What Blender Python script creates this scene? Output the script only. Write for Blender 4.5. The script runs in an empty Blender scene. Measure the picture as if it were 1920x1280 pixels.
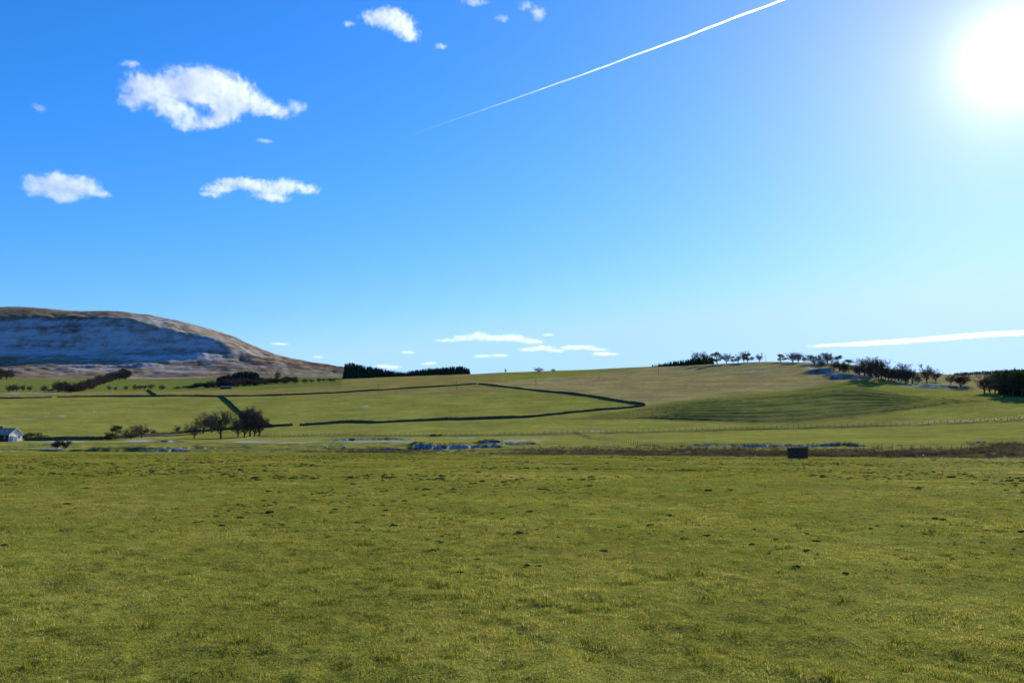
import bpy, bmesh, math, random
import numpy as np
from mathutils import Vector, Matrix

SC = bpy.context.scene
COL = SC.collection
rad = math.radians

# ------------------------------------------------------------------ camera
F, CX, CY, HZ, EYE = 1490.0, 960.0, 640.0, 833.0, 1.75      # photo pixels, horizon row, eye height in metres
PITCH = math.atan((HZ - CY) / F)
cam = bpy.data.cameras.new('camera')
cam.sensor_width = 36.0
cam.lens = F / 1920.0 * 36.0
cam.clip_start, cam.clip_end = 0.05, 60000.0
cam_o = bpy.data.objects.new('camera', cam)
cam_o.location = (0, 0, EYE)
cam_o.rotation_euler = (math.pi / 2 + PITCH, 0, 0)
COL.objects.link(cam_o)
SC.camera = cam_o

# ------------------------------------------------------------------ sun, sky, exposure
SUN_EL, SUN_AZ = rad(23.0), rad(33.7)                       # azimuth to the right of the view (+Y towards +X)
SUN = Vector((math.cos(SUN_EL) * math.sin(SUN_AZ), math.cos(SUN_EL) * math.cos(SUN_AZ), math.sin(SUN_EL)))
sl = bpy.data.lights.new('sun', 'SUN')
sl.energy, sl.angle, sl.color = 5.0, rad(0.53), (1.0, 0.93, 0.80)
so = bpy.data.objects.new('sun', sl)
so.rotation_euler = SUN.to_track_quat('Z', 'Y').to_euler()
so.location = (60, 90, 120)
COL.objects.link(so)

world = bpy.data.worlds.new('World')
SC.world = world
world.use_nodes = True
wt = world.node_tree
wt.nodes.clear()
def wn(kind, **kw):
    n = wt.nodes.new(kind)
    for k, v in kw.items():
        setattr(n, k, v)
    return n
w_out = wn('ShaderNodeOutputWorld')
w_bg = wn('ShaderNodeBackground')
w_bg.inputs['Strength'].default_value = 0.05
w_sky = wn('ShaderNodeTexSky', sky_type='NISHITA', sun_disc=False)
w_sky.sun_elevation, w_sky.sun_rotation = SUN_EL, SUN_AZ
w_sky.altitude, w_sky.air_density, w_sky.dust_density, w_sky.ozone_density = 120.0, 1.0, 0.0, 2.0
# lens bloom and aureole painted into the sky, by angle to the sun
w_geo = wn('ShaderNodeNewGeometry')
w_dot = wn('ShaderNodeVectorMath', operation='DOT_PRODUCT')
w_dot.inputs[1].default_value = -SUN
wt.links.new(w_geo.outputs['Incoming'], w_dot.inputs[0])
def wmath(op, a, b=None, clamp=False):
    n = wn('ShaderNodeMath', operation=op, use_clamp=clamp)
    for i, v in enumerate((a, b)):
        if v is None:
            continue
        if isinstance(v, (int, float)):
            n.inputs[i].default_value = v
        else:
            wt.links.new(v, n.inputs[i])
    return n.outputs[0]
ang = wmath('ARCCOSINE', wmath('MINIMUM', w_dot.outputs['Value'], 1.0))
g1 = wmath('MULTIPLY', wmath('EXPONENT', wmath('MULTIPLY', ang, -1.0 / rad(1.2))), 30.0)
g2 = wmath('EXPONENT', wmath('MULTIPLY', ang, -1.0 / rad(10.0)))
# deep winter blue: the sky's red falls off faster than its blue
w_sep = wn('ShaderNodeSeparateColor')
wt.links.new(w_sky.outputs[0], w_sep.inputs[0])
w_com = wn('ShaderNodeCombineColor')
for ch, (gain, gam, gl) in enumerate(((0.225, 2.0, 7.6), (1.22, 1.0, 5.7), (2.3, 1.0, 4.6))):
    v = wmath('MULTIPLY', wmath('POWER', w_sep.outputs[ch], gam), gain)
    sm = wn('ShaderNodeMath', operation='SMOOTH_MIN')
    wt.links.new(v, sm.inputs[0]); sm.inputs[1].default_value = (4.5, 7.7, 12.0)[ch]; sm.inputs[2].default_value = 1.2
    v = wmath('ADD', wmath('ADD', sm.outputs[0], wmath('MULTIPLY', g2, gl)), g1)
    wt.links.new(v, w_com.inputs[ch])
wt.links.new(w_com.outputs[0], w_bg.inputs['Color'])
wt.links.new(w_bg.outputs[0], w_out.inputs[0])

vs = SC.view_settings
vs.view_transform, vs.look, vs.gamma, vs.use_curve_mapping = 'Standard', 'None', 1.0, False
vs.exposure = 1.0
SC.cycles.use_denoising = True
SC.cycles.max_bounces = 12
SC.cycles.transparent_max_bounces = 16
SC.cycles.volume_bounces = 12
SC.cycles.volume_step_rate = 1.0

# ------------------------------------------------------------------ photo rays and numpy noise
cP, sP = math.cos(PITCH), math.sin(PITCH)
def az_tan(px, py):
    """azimuth and tan(elevation) of a photo pixel"""
    px, py = np.asarray(px, float), np.asarray(py, float)
    u, v = (px - CX) / F, (CY - py) / F
    x, y, z = u, cP - v * sP, sP + v * cP
    return np.arctan2(x, y), z / np.hypot(x, y)
def to_px(x, y, z):
    """photo pixel of a world point"""
    zz = z - EYE
    d = y * cP + zz * sP
    d = np.where(d < 1e-3, 1e-3, d)
    return CX + F * x / d, CY - F * (-y * sP + zz * cP) / d

def hash2(ix, iy, seed):
    h = (ix.astype(np.int64) * 374761393 + iy.astype(np.int64) * 668265263 + seed * 1274126177) & 0x7fffffff
    h = ((h ^ (h >> 13)) * 1274126177) & 0x7fffffff
    return ((h ^ (h >> 16)) & 0xffff) / 65535.0
def vnoise(x, y, seed=0):
    ix, iy = np.floor(x), np.floor(y)
    fx, fy = x - ix, y - iy
    ux, uy = fx * fx * fx * (fx * (fx * 6 - 15) + 10), fy * fy * fy * (fy * (fy * 6 - 15) + 10)
    a, b = hash2(ix, iy, seed), hash2(ix + 1, iy, seed)
    c, d = hash2(ix, iy + 1, seed), hash2(ix + 1, iy + 1, seed)
    return (a + (b - a) * ux) * (1 - uy) + (c + (d - c) * ux) * uy - 0.5
def fbm(x, y, octaves=4, seed=0, gain=0.5):
    s, amp, f = 0.0, 1.0, 1.0
    for o in range(octaves):
        s = s + amp * vnoise(x * f + 17.3 * o, y * f - 9.1 * o, seed + o)
        amp *= gain; f *= 2.03
    return s
def sstep(a, b, x):
    t = np.clip((x - a) / (b - a), 0, 1)
    return t * t * (3 - 2 * t)

# ------------------------------------------------------------------ the lie of the land: lines of the ground seen in the photo, with their distances
EDGE = [(-700, 846), (0, 846), (300, 847), (600, 848.5), (900, 851), (1200, 854), (1500, 856.5), (1920, 859), (2600, 860)]
SKYL = [(-700, 712, 1500), (0, 711, 1500), (300, 711.5, 1500), (480, 708, 1450), (640, 708, 1300), (700, 707, 1250), (800, 704, 1180), (880, 701.5, 1150),
        (950, 698, 1130), (1000, 696.5, 1120), (1100, 693, 1080), (1200, 688, 1030), (1300, 684, 1000), (1350, 681.5, 980),
        (1420, 678, 960), (1470, 678, 950), (1540, 680, 930), (1600, 684, 910), (1660, 691, 900), (1720, 697, 890),
        (1780, 702, 880), (1840, 707, 870), (1920, 712, 860), (2600, 730, 850)]
FENCE_L = [(-700, 828, 380), (0, 828, 380), (240, 823, 385), (480, 819, 375), (640, 816, 350), (900, 815.5, 335), (1060, 812, 335),
           (1200, 809, 340), (1380, 804, 345), (1500, 801, 350), (1700, 796, 350), (1920, 786, 355), (2600, 770, 360)]
MID_L = [(-700, 800, 480), (0, 798, 490), (300, 796, 480), (480, 800, 445), (600, 795, 450), (760, 790, 450), (990, 782, 455), (1210, 763, 520),
         (1300, 775, 455), (1500, 775, 440), (1700, 762, 450), (1920, 750, 470), (2600, 745, 470)]
UPPER_L = [(-700, 748, 760), (0, 747, 760), (420, 743, 740), (600, 738, 750), (800, 727, 790), (895, 720.5, 820), (1000, 722, 780), (1210, 735, 640),
           (1400, 735, 600), (1500, 733, 600), (1600, 725, 600), (1700, 728, 590), (1920, 735, 560), (2600, 735, 560)]
HIGH_L = [(-700, 729, 1000), (0, 729, 1000), (300, 728, 1000), (480, 725, 1000), (640, 714, 1040), (900, 706, 1010), (1210, 706, 830),
          (1400, 700, 790), (1500, 700, 760), (1600, 702, 720), (1700, 714, 690), (1800, 722, 680), (1920, 727, 660), (2600, 735, 650)]
NEARB = [(-700, 842.5, 235), (0, 842.5, 235), (350, 842, 232), (600, 841, 225), (800, 839, 222), (1000, 838, 215), (1200, 845, 185),
         (1350, 838.5, 200), (1600, 838.5, 200), (1700, 843, 185), (1920, 848, 175), (2600, 848, 175)]
BACK = [(-700, 698, 1900), (0, 698, 1900), (300, 698, 1900), (480, 700, 1850), (640, 703, 1700), (760, 709, 1600), (900, 708, 1450), (1200, 697, 1330),
        (1500, 690, 1230), (1720, 708, 1200), (1920, 724, 1180), (2600, 740, 1150)]
HILL1 = [(-700, 672, 2750), (0, 671, 2440), (100, 664, 2375), (200, 655, 2320), (250, 651, 2300), (350, 652, 2235), (400, 661, 2185), (450, 676, 2135), (560, 692, 2060), (640, 700, 2000), (760, 710, 1950),
         (900, 716, 1900), (1500, 712, 1700), (1720, 715, 1650), (1920, 716, 1600), (2600, 716, 1600)]
HILL2 = [(-700, 594, 2900), (0, 597, 2590), (60, 593, 2545), (140, 592, 2480), (240, 594, 2400), (300, 608, 2340), (400, 635, 2250), (480, 661, 2210), (560, 681, 2160), (640, 693, 2110),
         (760, 712, 2050), (900, 722, 2000), (1500, 720, 1900), (1720, 712, 1900), (1830, 704, 1950), (1920, 701, 1950), (2600, 698, 1950)]
HILLC = [(-700, 585, 3100), (-200, 578, 3000), (0, 576, 2900), (35, 574.5, 2880), (80, 578, 2830), (130, 583, 2780), (160, 583, 2760), (200, 581.5, 2730), (240, 585, 2690), (300, 597, 2630), (360, 611, 2570),
         (400, 623, 2530), (440, 637, 2500), (480, 652, 2480), (520, 663, 2460), (560, 673, 2440), (600, 680, 2420), (640, 687, 2400),
         (760, 711, 2400), (900, 725, 2400), (1500, 725, 2400), (1720, 708, 2400), (1790, 701.5, 2400), (1840, 698, 2400), (1920, 695, 2400), (2600, 690, 2400)]
BEYOND = [(-700, 640, 3600), (0, 640, 3600), (400, 670, 3500), (640, 720, 3500), (1500, 740, 3400), (1920, 730, 3400), (2600, 730, 3400)]
AZG = np.linspace(rad(-62), rad(62), 2481)
def smooth(a, sig):
    k = int(sig * 3 / 0.05) | 1
    x = np.arange(-k, k + 1) * 0.05
    w = np.exp(-0.5 * (x / sig) ** 2); w /= w.sum()
    return np.convolve(np.pad(a, k, mode='edge'), w, 'valid')
def line(pts, sig=0.45):
    p = np.array(pts, float)
    a, t = az_tan(p[:, 0], p[:, 1])
    d = np.interp(AZG, a, p[:, 2])
    tt = np.interp(AZG, a, t)
    d, tt = smooth(d, max(sig, 0.8)), smooth(tt, sig)
    return d, EYE + d * tt
ea, et = az_tan(*np.array(EDGE, float).T)
EDGE_R = smooth(np.interp(AZG, ea, -EYE / et), 0.6)
EDGE_R = EDGE_R + 3.0 * fbm(AZG * 60, AZG * 0, 3, 5)
KR, KZ = [np.zeros_like(AZG), EDGE_R * 0.5, EDGE_R], [np.zeros_like(AZG)] * 3
KR.append(EDGE_R + 5.0); KZ.append(np.full_like(AZG, -0.9))
KR.append(EDGE_R + 16.0); KZ.append(np.full_like(AZG, -1.1))
for L, sg in ((NEARB, .5), (FENCE_L, .5), (MID_L, .7), (UPPER_L, .7), (HIGH_L, .7), (SKYL, .4), (BACK, .8), (HILL1, .8), (HILL2, .6), (HILLC, .35), (BEYOND, .8)):
    r_, z_ = line(L, sg)
    r_ = np.maximum(r_, KR[-1] + 8.0)
    KR.append(r_); KZ.append(z_)
KR.append(KR[-1] + 2500); KZ.append(KZ[-1] * 0.3)
KR.append(KR[-1] + 9000); KZ.append(KZ[-1] * 0.0 + 20)
KR, KZ = np.array(KR), np.array(KZ)
I_EDGE, I_NEARB, I_FENCE, I_SKYL = 2, 5, 6, 10
KT = (KZ - EYE) / np.maximum(KR, 1.0)                       # beyond the river the sight-line slope is what is interpolated
# monotone cubic slopes
def pchip_slopes(KZ):
    dK = np.diff(KZ, axis=0) / np.diff(KR, axis=0)
    KM = np.zeros_like(KZ)
    h = np.diff(KR, axis=0)
    w1, w2 = 2 * h[1:] + h[:-1], h[1:] + 2 * h[:-1]
    with np.errstate(divide='ignore', invalid='ignore'):
        hm = (w1 + w2) / (w1 / dK[:-1] + w2 / dK[1:])
    KM[1:-1] = np.where(dK[1:] * dK[:-1] > 0, hm, 0.0)
    return KM
KM, KMT = pchip_slopes(KZ), pchip_slopes(KT)
def az_i(arr, az):
    return np.interp(az, AZG, arr)

# frosted scarps of the river bank that face the camera: photo x range, foot row, top row, distance
SCARPS = [(-60, 62, 845, 838.5, 226), (172, 352, 845.5, 838, 228), (372, 398, 841.5, 837.5, 236), (300, 348, 831, 825, 318),
          (775, 938, 839.5, 827, 214), (900, 1002, 837, 830, 236), (1285, 1620, 839, 832.5, 203), (1276, 1312, 851, 843, 150),
          (620, 780, 828, 822, 300), (700, 800, 840, 836, 212),
          (1512, 1562, 700, 690, 750), (1560, 1652, 711, 701, 675), (1648, 1732, 719, 711, 650), (1728, 1818, 729, 722, 597)]
SC_D = []
for x0, x1, yf, yt, d in SCARPS:
    a0 = float(az_tan(x0, yf)[0]); a1 = float(az_tan(x1, yf)[0])
    SC_D.append((a0, a1, d, max(0.4, (yf - yt) * d / F * (0.58 if d < 400 else 0.8))))
RIG_T = np.array([(960, 790), (1080, 783), (1210, 764), (1280, 752), (1400, 740), (1500, 731), (1560, 722), (1620, 726), (1700, 740), (1800, 748), (1905, 751)], float)
RIG_B = np.array([(960, 791), (1030, 786), (1120, 787), (1210, 785.5), (1300, 791), (1420, 796), (1500, 794.5), (1600, 784), (1700, 770), (1740, 763), (1780, 757), (1860, 753), (1905, 752)], float)
def rig(px, py):
    t, b = np.interp(px, RIG_T[:, 0], RIG_T[:, 1]), np.interp(px, RIG_B[:, 0], RIG_B[:, 1])
    q = (py - t) / np.maximum(b - t, 0.5)
    m = sstep(-0.10, 0.22, q) * sstep(1.06, 0.86, q) * sstep(1000, 1100, px) * sstep(1900, 1760, px)
    return q, m

def base_height(az, r):
    z = np.zeros_like(r)
    for k in range(len(KR) - 1):
        r0, r1 = az_i(KR[k], az), az_i(KR[k + 1], az)
        m = (r >= r0) & (r < r1)
        if not m.any():
            continue
        h = (r1 - r0)[m]; t = (r[m] - r0[m]) / h
        a = az[m]
        A, M = (KZ, KM) if k < 4 else (KT, KMT)
        z0, z1, m0, m1 = az_i(A[k], a), az_i(A[k + 1], a), az_i(M[k], a), az_i(M[k + 1], a)
        q = (z0 * (1 + 2 * t) * (1 - t) ** 2 + h * m0 * t * (1 - t) ** 2 + z1 * t * t * (3 - 2 * t) + h * m1 * t * t * (t - 1))
        z[m] = q if k < 4 else EYE + r[m] * q
    return z

def height(az, r):
    """ground height at azimuth, distance (arrays)"""
    az, r = np.broadcast_arrays(np.asarray(az, float), np.asarray(r, float))
    az, r = az.ravel().copy(), r.ravel().copy()
    aa = np.clip(az, AZG[0], AZG[-1])
    z = base_height(aa, r)
    w = sstep(rad(120), rad(60), np.abs(az))
    z = z * w
    x, y = r * np.sin(az), r * np.cos(az)
    er = az_i(EDGE_R, aa)
    def add(mask, fn):
        if mask.any():
            z[mask] += fn(x[mask], y[mask], r[mask], az[mask], mask)
    # meadow: tussocky unevenness
    add(r < er + 5, lambda x, y, r, az, m: sstep(0, 25, er[m] + 5 - r) * (0.05 * fbm(x / 9, y / 9, 2, 11) + 0.045 * fbm(x / 1.1, y / 1.1, 3, 12)
        + 0.065 * np.maximum(0, vnoise(x / 0.42, y / 0.42, 13)) + 0.05 * np.maximum(0, vnoise(x / 0.2, y / 0.2, 14))))
    skr = az_i(KR[I_SKYL], aa)
    hill = sstep(0, 500, r - skr) * w
    add((r > er + 5) & (hill < 1) & (r > 150), lambda x, y, r, az, m: sstep(5, 60, r - er[m]) * w[m] * (1 - hill[m]) * (0.8 * fbm(x / 70, y / 70, 3, 21) + 0.18 * fbm(x / 14, y / 14, 3, 22)) * sstep(150, 420, r))
    add((r > er) & (r < er + 150), lambda x, y, r, az, m: sstep(0, 8, r - er[m]) * sstep(150, 60, r - er[m]) * w[m] * (0.45 * fbm(x / 7, y / 7, 3, 31) + 0.22 * fbm(x / 1.6, y / 1.6, 2, 33)))
    def hill_relief(x, y, r, az, m):
        hl = hill[m] * sstep(rad(8), rad(-8), az) * sstep(3400, 2600, r)
        tg = az * 2400
        return hl * (sstep(2800, 2450, r) * (9.0 * fbm(tg / 130 + r / 300, r / 420, 3, 43) + 3.0 * fbm(tg / 28 + r / 120, r / 110, 3, 44))
                     + 8.0 * fbm(x / 210, y / 160, 4, 41, 0.5) * sstep(2950, 2500, r) + 2.2 * fbm(x / 55, y / 22, 3, 45)
                     + 9.0 * fbm(x / 300, z[m] / 11, 2, 47) * sstep(2450, 2250, r) * sstep(1700, 2000, r))
    add((hill > 0) & (az < rad(8)) & (r < 3400), hill_relief)
    for a0, a1, d, hh in SC_D:
        add((az > a0 - 0.012) & (az < a1 + 0.012) & (r > d - 4) & (r < d + 52), lambda x, y, r, az, m: scarp_rise(az, r, a0, a1, d, hh))
    return z
def scarp_line(az, r, d):
    return r - d + 2.5 * vnoise(az * 160, az * 0, 51) + 0.5 * vnoise(az * 700, az * 0, 52)
def scarp_rise(az, r, a0, a1, d, hh):
    m = sstep(a0 - 0.012, a0 + 0.006, az) * sstep(a1 + 0.012, a1 - 0.006, az)
    s = scarp_line(az, r, d)
    return m * hh * np.clip(0.9 + 0.9 * fbm(az * 26, az * 0 + d, 2, 53), 0.35, 1.25) * sstep(0, hh * (0.85 if d < 400 else 1.25), s) * sstep(48, 8, s)

def rig_relief(x, y, z):
    px, py = to_px(x, y, z)
    q, m = rig(px, py)
    r = np.hypot(x, y)
    amp = 0.9 * m * ((r > 330) & (r < 800)) * sstep(1060, 1240, px)
    ph = q * 8.5 + 0.35 * fbm(x / 60, y / 60, 2, 61)
    return amp * np.sin(2 * math.pi * ph), m

def ground(x, y):
    x, y = np.atleast_1d(np.asarray(x, float)), np.atleast_1d(np.asarray(y, float))
    z = height(np.arctan2(x, y), np.hypot(x, y))
    return z + rig_relief(x, y, z)[0]
# a pixel gives a direction; the ground it meets gives the distance
RS = np.concatenate([np.arange(4, 100, 2.0), np.arange(100, 420, 2.0), np.arange(420, 1300, 4.0), np.arange(1300, 3200, 16.0)])
def at(px, py, rmin=0.0, rmax=1e9):
    a, t = az_tan(px, py); a, t = float(a), float(t)
    def first(rs):
        d = height(np.full_like(rs, a), rs) - (EYE + rs * t)
        i = int(np.argmax(d >= 0)) if (d >= 0).any() else int(np.argmax(d))
        return i, d
    rs = RS[(RS >= rmin) & (RS <= rmax)]
    i, d = first(rs)
    lo, hi = rs[max(i - 1, 0)], rs[i] if d[i] >= 0 else rs[min(i + 1, len(rs) - 1)]
    rs = np.linspace(lo, max(hi, lo + 0.1), 24)
    i, d = first(rs)
    r = rs[i]
    if i > 0 and d[i] >= 0:
        r = rs[i - 1] + (rs[i] - rs[i - 1]) * (-d[i - 1]) / max(d[i] - d[i - 1], 1e-9)
    x, y = r * math.sin(a), r * math.cos(a)
    return Vector((x, y, float(ground(x, y)[0])))

# ------------------------------------------------------------------ materials
def mat(name):
    m = bpy.data.materials.new(name)
    m.use_nodes = True
    m.node_tree.nodes.clear()
    return m
class NT:
    """small helper to write node trees"""
    def __init__(s, m):
        s.t = m.node_tree
    def n(s, kind, inputs=None, **kw):
        n = s.t.nodes.new(kind)
        for k, v in kw.items():
            setattr(n, k, v)
        for k, v in (inputs or {}).items():
            if hasattr(v, 'is_output'):
                s.t.links.new(v, n.inputs[k])
            else:
                n.inputs[k].default_value = v
        return n
    def noise(s, vec, scale, detail=3.0, rough=0.55, out='Fac'):
        return s.n('ShaderNodeTexNoise', {'Vector': vec, 'Scale': scale, 'Detail': detail, 'Roughness': rough}).outputs[out]
    def ramp(s, v, a, b, c=0.0, d=1.0):
        return s.n('ShaderNodeMapRange', {'Value': v, 'From Min': a, 'From Max': b, 'To Min': c, 'To Max': d}, interpolation_type='SMOOTHSTEP').outputs[0]
    def mix(s, f, a, b, mode='MIX'):
        n = s.n('ShaderNodeMix', data_type='RGBA', blend_type=mode)
        for i, v in ((0, f), (6, a), (7, b)):
            if hasattr(v, 'is_output'):
                s.t.links.new(v, n.inputs[i])
            else:
                n.inputs[i].default_value = v if i == 0 or len(v) == 4 else (*v, 1)
        return n.outputs[2]
    def math(s, op, a, b=0.0, clamp=False):
        return s.n('ShaderNodeMath', {0: a, 1: b}, operation=op, use_clamp=clamp).outputs[0]
    def mapping(s, vec, scale):
        return s.n('ShaderNodeMapping', {'Vector': vec, 'Scale': scale}).outputs[0]

def turf(t, c, normal, pos, scale, k=1.3, mixf=0.5):
    # short grass is a nap of upright blades: each point shows a blade turned its own way, lit from either side
    rnd = t.n('ShaderNodeVectorMath', {0: t.n('ShaderNodeTexNoise', {'Vector': pos, 'Scale': scale, 'Detail': 1.0}).outputs['Color'], 1: (0.5, 0.5, 0.5)}, operation='SUBTRACT').outputs[0]
    rnd = t.n('ShaderNodeVectorMath', {0: rnd, 'Scale': 4.0 * k}, operation='SCALE').outputs[0]
    nn = t.n('ShaderNodeVectorMath', {0: t.n('ShaderNodeVectorMath', {0: normal, 1: rnd}, operation='ADD').outputs[0]}, operation='NORMALIZE').outputs[0]
    d = t.n('ShaderNodeBsdfDiffuse', {'Color': c, 'Normal': nn}).outputs[0]
    d0 = t.n('ShaderNodeBsdfDiffuse', {'Color': c, 'Normal': normal}).outputs[0]
    m1 = t.n('ShaderNodeMixShader', {0: mixf, 1: d0, 2: d}).outputs[0]
    return m1
def ground_material(name, fine, sheen):
    m = mat(name); t = NT(m)
    pos = t.n('ShaderNodeNewGeometry').outputs['Position']
    cov = t.n('ShaderNodeAttribute', attribute_name='cover').outputs['Color']
    fr = t.n('ShaderNodeAttribute', attribute_name='frost').outputs['Fac']
    n1, n2, n3 = t.noise(pos, 0.035, 4), t.noise(pos, 0.25, 4), t.noise(pos, 7.0 if fine > .5 else 2.2, 5, 0.7)
    v = t.math('ADD', t.math('ADD', t.math('MULTIPLY', n1, 0.75), t.math('MULTIPLY', n2, 0.65)), t.math('MULTIPLY', n3, 0.75 * fine + 0.3))
    v = t.ramp(v, 0.65 if fine > .5 else 0.55, 1.5 if fine > .5 else 1.6, 0.35 if fine > .5 else 0.55, 1.55 if fine > .5 else 1.45)
    c = t.mix(1.0, cov, t.n('ShaderNodeCombineColor', {0: v, 1: v, 2: v}).outputs[0], 'MULTIPLY')
    dry = t.ramp(t.noise(pos, 0.11, 5, 0.6), 0.48, 0.72)
    c = t.mix(t.math('MULTIPLY', dry, 0.45), c, (0.16, 0.13, 0.045))
    ff = t.math('ADD', t.math('MULTIPLY', fr, 1.5), t.math('MULTIPLY', t.math('SUBTRACT', t.noise(pos, 0.35, 7, 0.75), 0.5), 2.2))
    ff = t.math('MULTIPLY', t.ramp(ff, 0.2, 1.35), t.ramp(fr, 0.02, 0.3))
    c = t.mix(ff, c, (0.27, 0.29, 0.34))
    bump = t.n('ShaderNodeBump', {'Height': t.noise(pos, 3.0 if fine > .5 else 0.8, 6, 0.7), 'Strength': 0.6, 'Distance': 0.10 if fine > .5 else 0.5}).outputs[0]
    surf = turf(t, c, bump, pos, 60.0 if fine > .5 else 7.0, mixf=0.5 if fine > .5 else 0.6)
    t.n('ShaderNodeOutputMaterial', {'Surface': surf})
    return m
M_MEADOW = ground_material('meadow_turf', 1.0, 0.0)
M_PASTURE = ground_material('pasture_turf', 0.0, 0.0)

def hill_material():
    m = mat('heather_and_snow'); t = NT(m)
    pos = t.n('ShaderNodeNewGeometry').outputs['Position']
    fr = t.n('ShaderNodeAttribute', attribute_name='frost').outputs['Fac']
    streak = t.mapping(pos, (0.0035, 0.006, 0.030))
    st = t.noise(streak, 1.0, 7, 0.62)
    st2 = t.noise(t.mapping(pos, (0.012, 0.02, 0.09)), 1.0, 6, 0.65)
    big = t.noise(pos, 0.0028, 4)
    spk = t.noise(pos, 0.045, 6, 0.7)
    c = t.mix(t.ramp(big, 0.4, 0.62), (0.165, 0.128, 0.082), (0.085, 0.054, 0.040))
    c = t.mix(t.ramp(t.math('ADD', t.math('MULTIPLY', st2, 0.5), t.math('MULTIPLY', spk, 0.5)), 0.45, 0.62), c, (0.215, 0.182, 0.120))
    gul = t.noise(t.mapping(pos, (0.010, 0.004, 0.012)), 1.0, 6, 0.7)
    s = t.math('ADD', t.math('ADD', t.math('MULTIPLY', st, 0.75), t.math('ADD', t.math('MULTIPLY', st2, 0.3), t.math('MULTIPLY', spk, 0.55))), t.math('ADD', t.math('MULTIPLY', fr, 0.30), t.math('MULTIPLY', gul, 0.35)))
    s = t.ramp(s, 1.06, 1.42)
    c = t.mix(t.math('MULTIPLY', s, 0.85), c, (0.36, 0.40, 0.47))
    bump = t.n('ShaderNodeBump', {'Height': st2, 'Strength': 0.5, 'Distance': 6.0}).outputs[0]
    p = t.n('ShaderNodeBsdfDiffuse', {'Color': c, 'Normal': bump})
    t.n('ShaderNodeOutputMaterial', {'Surface': p.outputs[0]})
    return m
M_HILL = hill_material()

# ------------------------------------------------------------------ ground meshes
def mesh_from(name, verts, faces, material, smooth=True, attrs=None):
    me = bpy.data.meshes.new(name)
    n, f, k = len(verts), len(faces), faces.shape[1]
    me.vertices.add(n); me.vertices.foreach_set('co', verts.astype(np.float32).ravel())
    me.loops.add(f * k); me.loops.foreach_set('vertex_index', faces.astype(np.int32).ravel())
    me.polygons.add(f)
    me.polygons.foreach_set('loop_start', np.arange(0, f * k, k, dtype=np.int32))
    me.polygons.foreach_set('loop_total', np.full(f, k, dtype=np.int32))
    me.polygons.foreach_set('use_smooth', np.full(f, smooth))
    for an, (ty, data) in (attrs or {}).items():
        a = me.attributes.new(an, ty, 'POINT')
        a.data.foreach_set('color' if ty == 'FLOAT_COLOR' else 'value', data.astype(np.float32).ravel())
    me.update(calc_edges=True)
    me.materials.append(material)
    return me
def link(name, data, parent=None, **props):
    o = bpy.data.objects.new(name, data)
    COL.objects.link(o)
    if parent is not None:
        o.parent = parent
    for k, v in props.items():
        o[k] = v
    return o

def poly_in(px, py, pts):
    p = np.array(pts, float); ins = np.zeros(px.shape, bool)
    for (x0, y0), (x1, y1) in zip(p, np.roll(p, -1, 0)):
        c = (y0 > py) != (y1 > py)
        with np.errstate(divide='ignore', invalid='ignore'):
            ins ^= c & (px < (x1 - x0) * (py - y0) / (y1 - y0 + 1e-12) + x0)
    return ins
TAN_FIELD = [(930, 717), (900, 720.5), (1000, 733), (1100, 742), (1160, 752), (1212, 760), (1280, 750), (1400, 738), (1500, 729), (1560, 718), (1640, 712), (1740, 716),
             (1850, 735), (1930, 738), (1930, 640), (1230, 640), (1230, 686), (1100, 702), (1000, 711)]
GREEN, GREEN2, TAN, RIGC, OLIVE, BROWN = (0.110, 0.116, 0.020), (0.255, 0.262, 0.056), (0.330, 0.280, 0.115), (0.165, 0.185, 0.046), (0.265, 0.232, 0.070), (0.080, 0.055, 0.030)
FENCE_STRIPS = [([(480, 817.5), (640, 817), (850, 816.5), (1060, 813), (1200, 810.5), (1380, 805.5), (1500, 802.5), (1700, 797.5), (1930, 786.5)], 2.3, (0.075, 0.08, 0.045), 0.9),
                ([(1140, 830), (1190, 836), (1226, 839)], 2.0, (0.12, 0.11, 0.05), 0.6)]
def blob(px, py, cx, cy, rx, ry):
    return np.exp(-(((px - cx) / rx) ** 2 + ((py - cy) / ry) ** 2))

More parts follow.
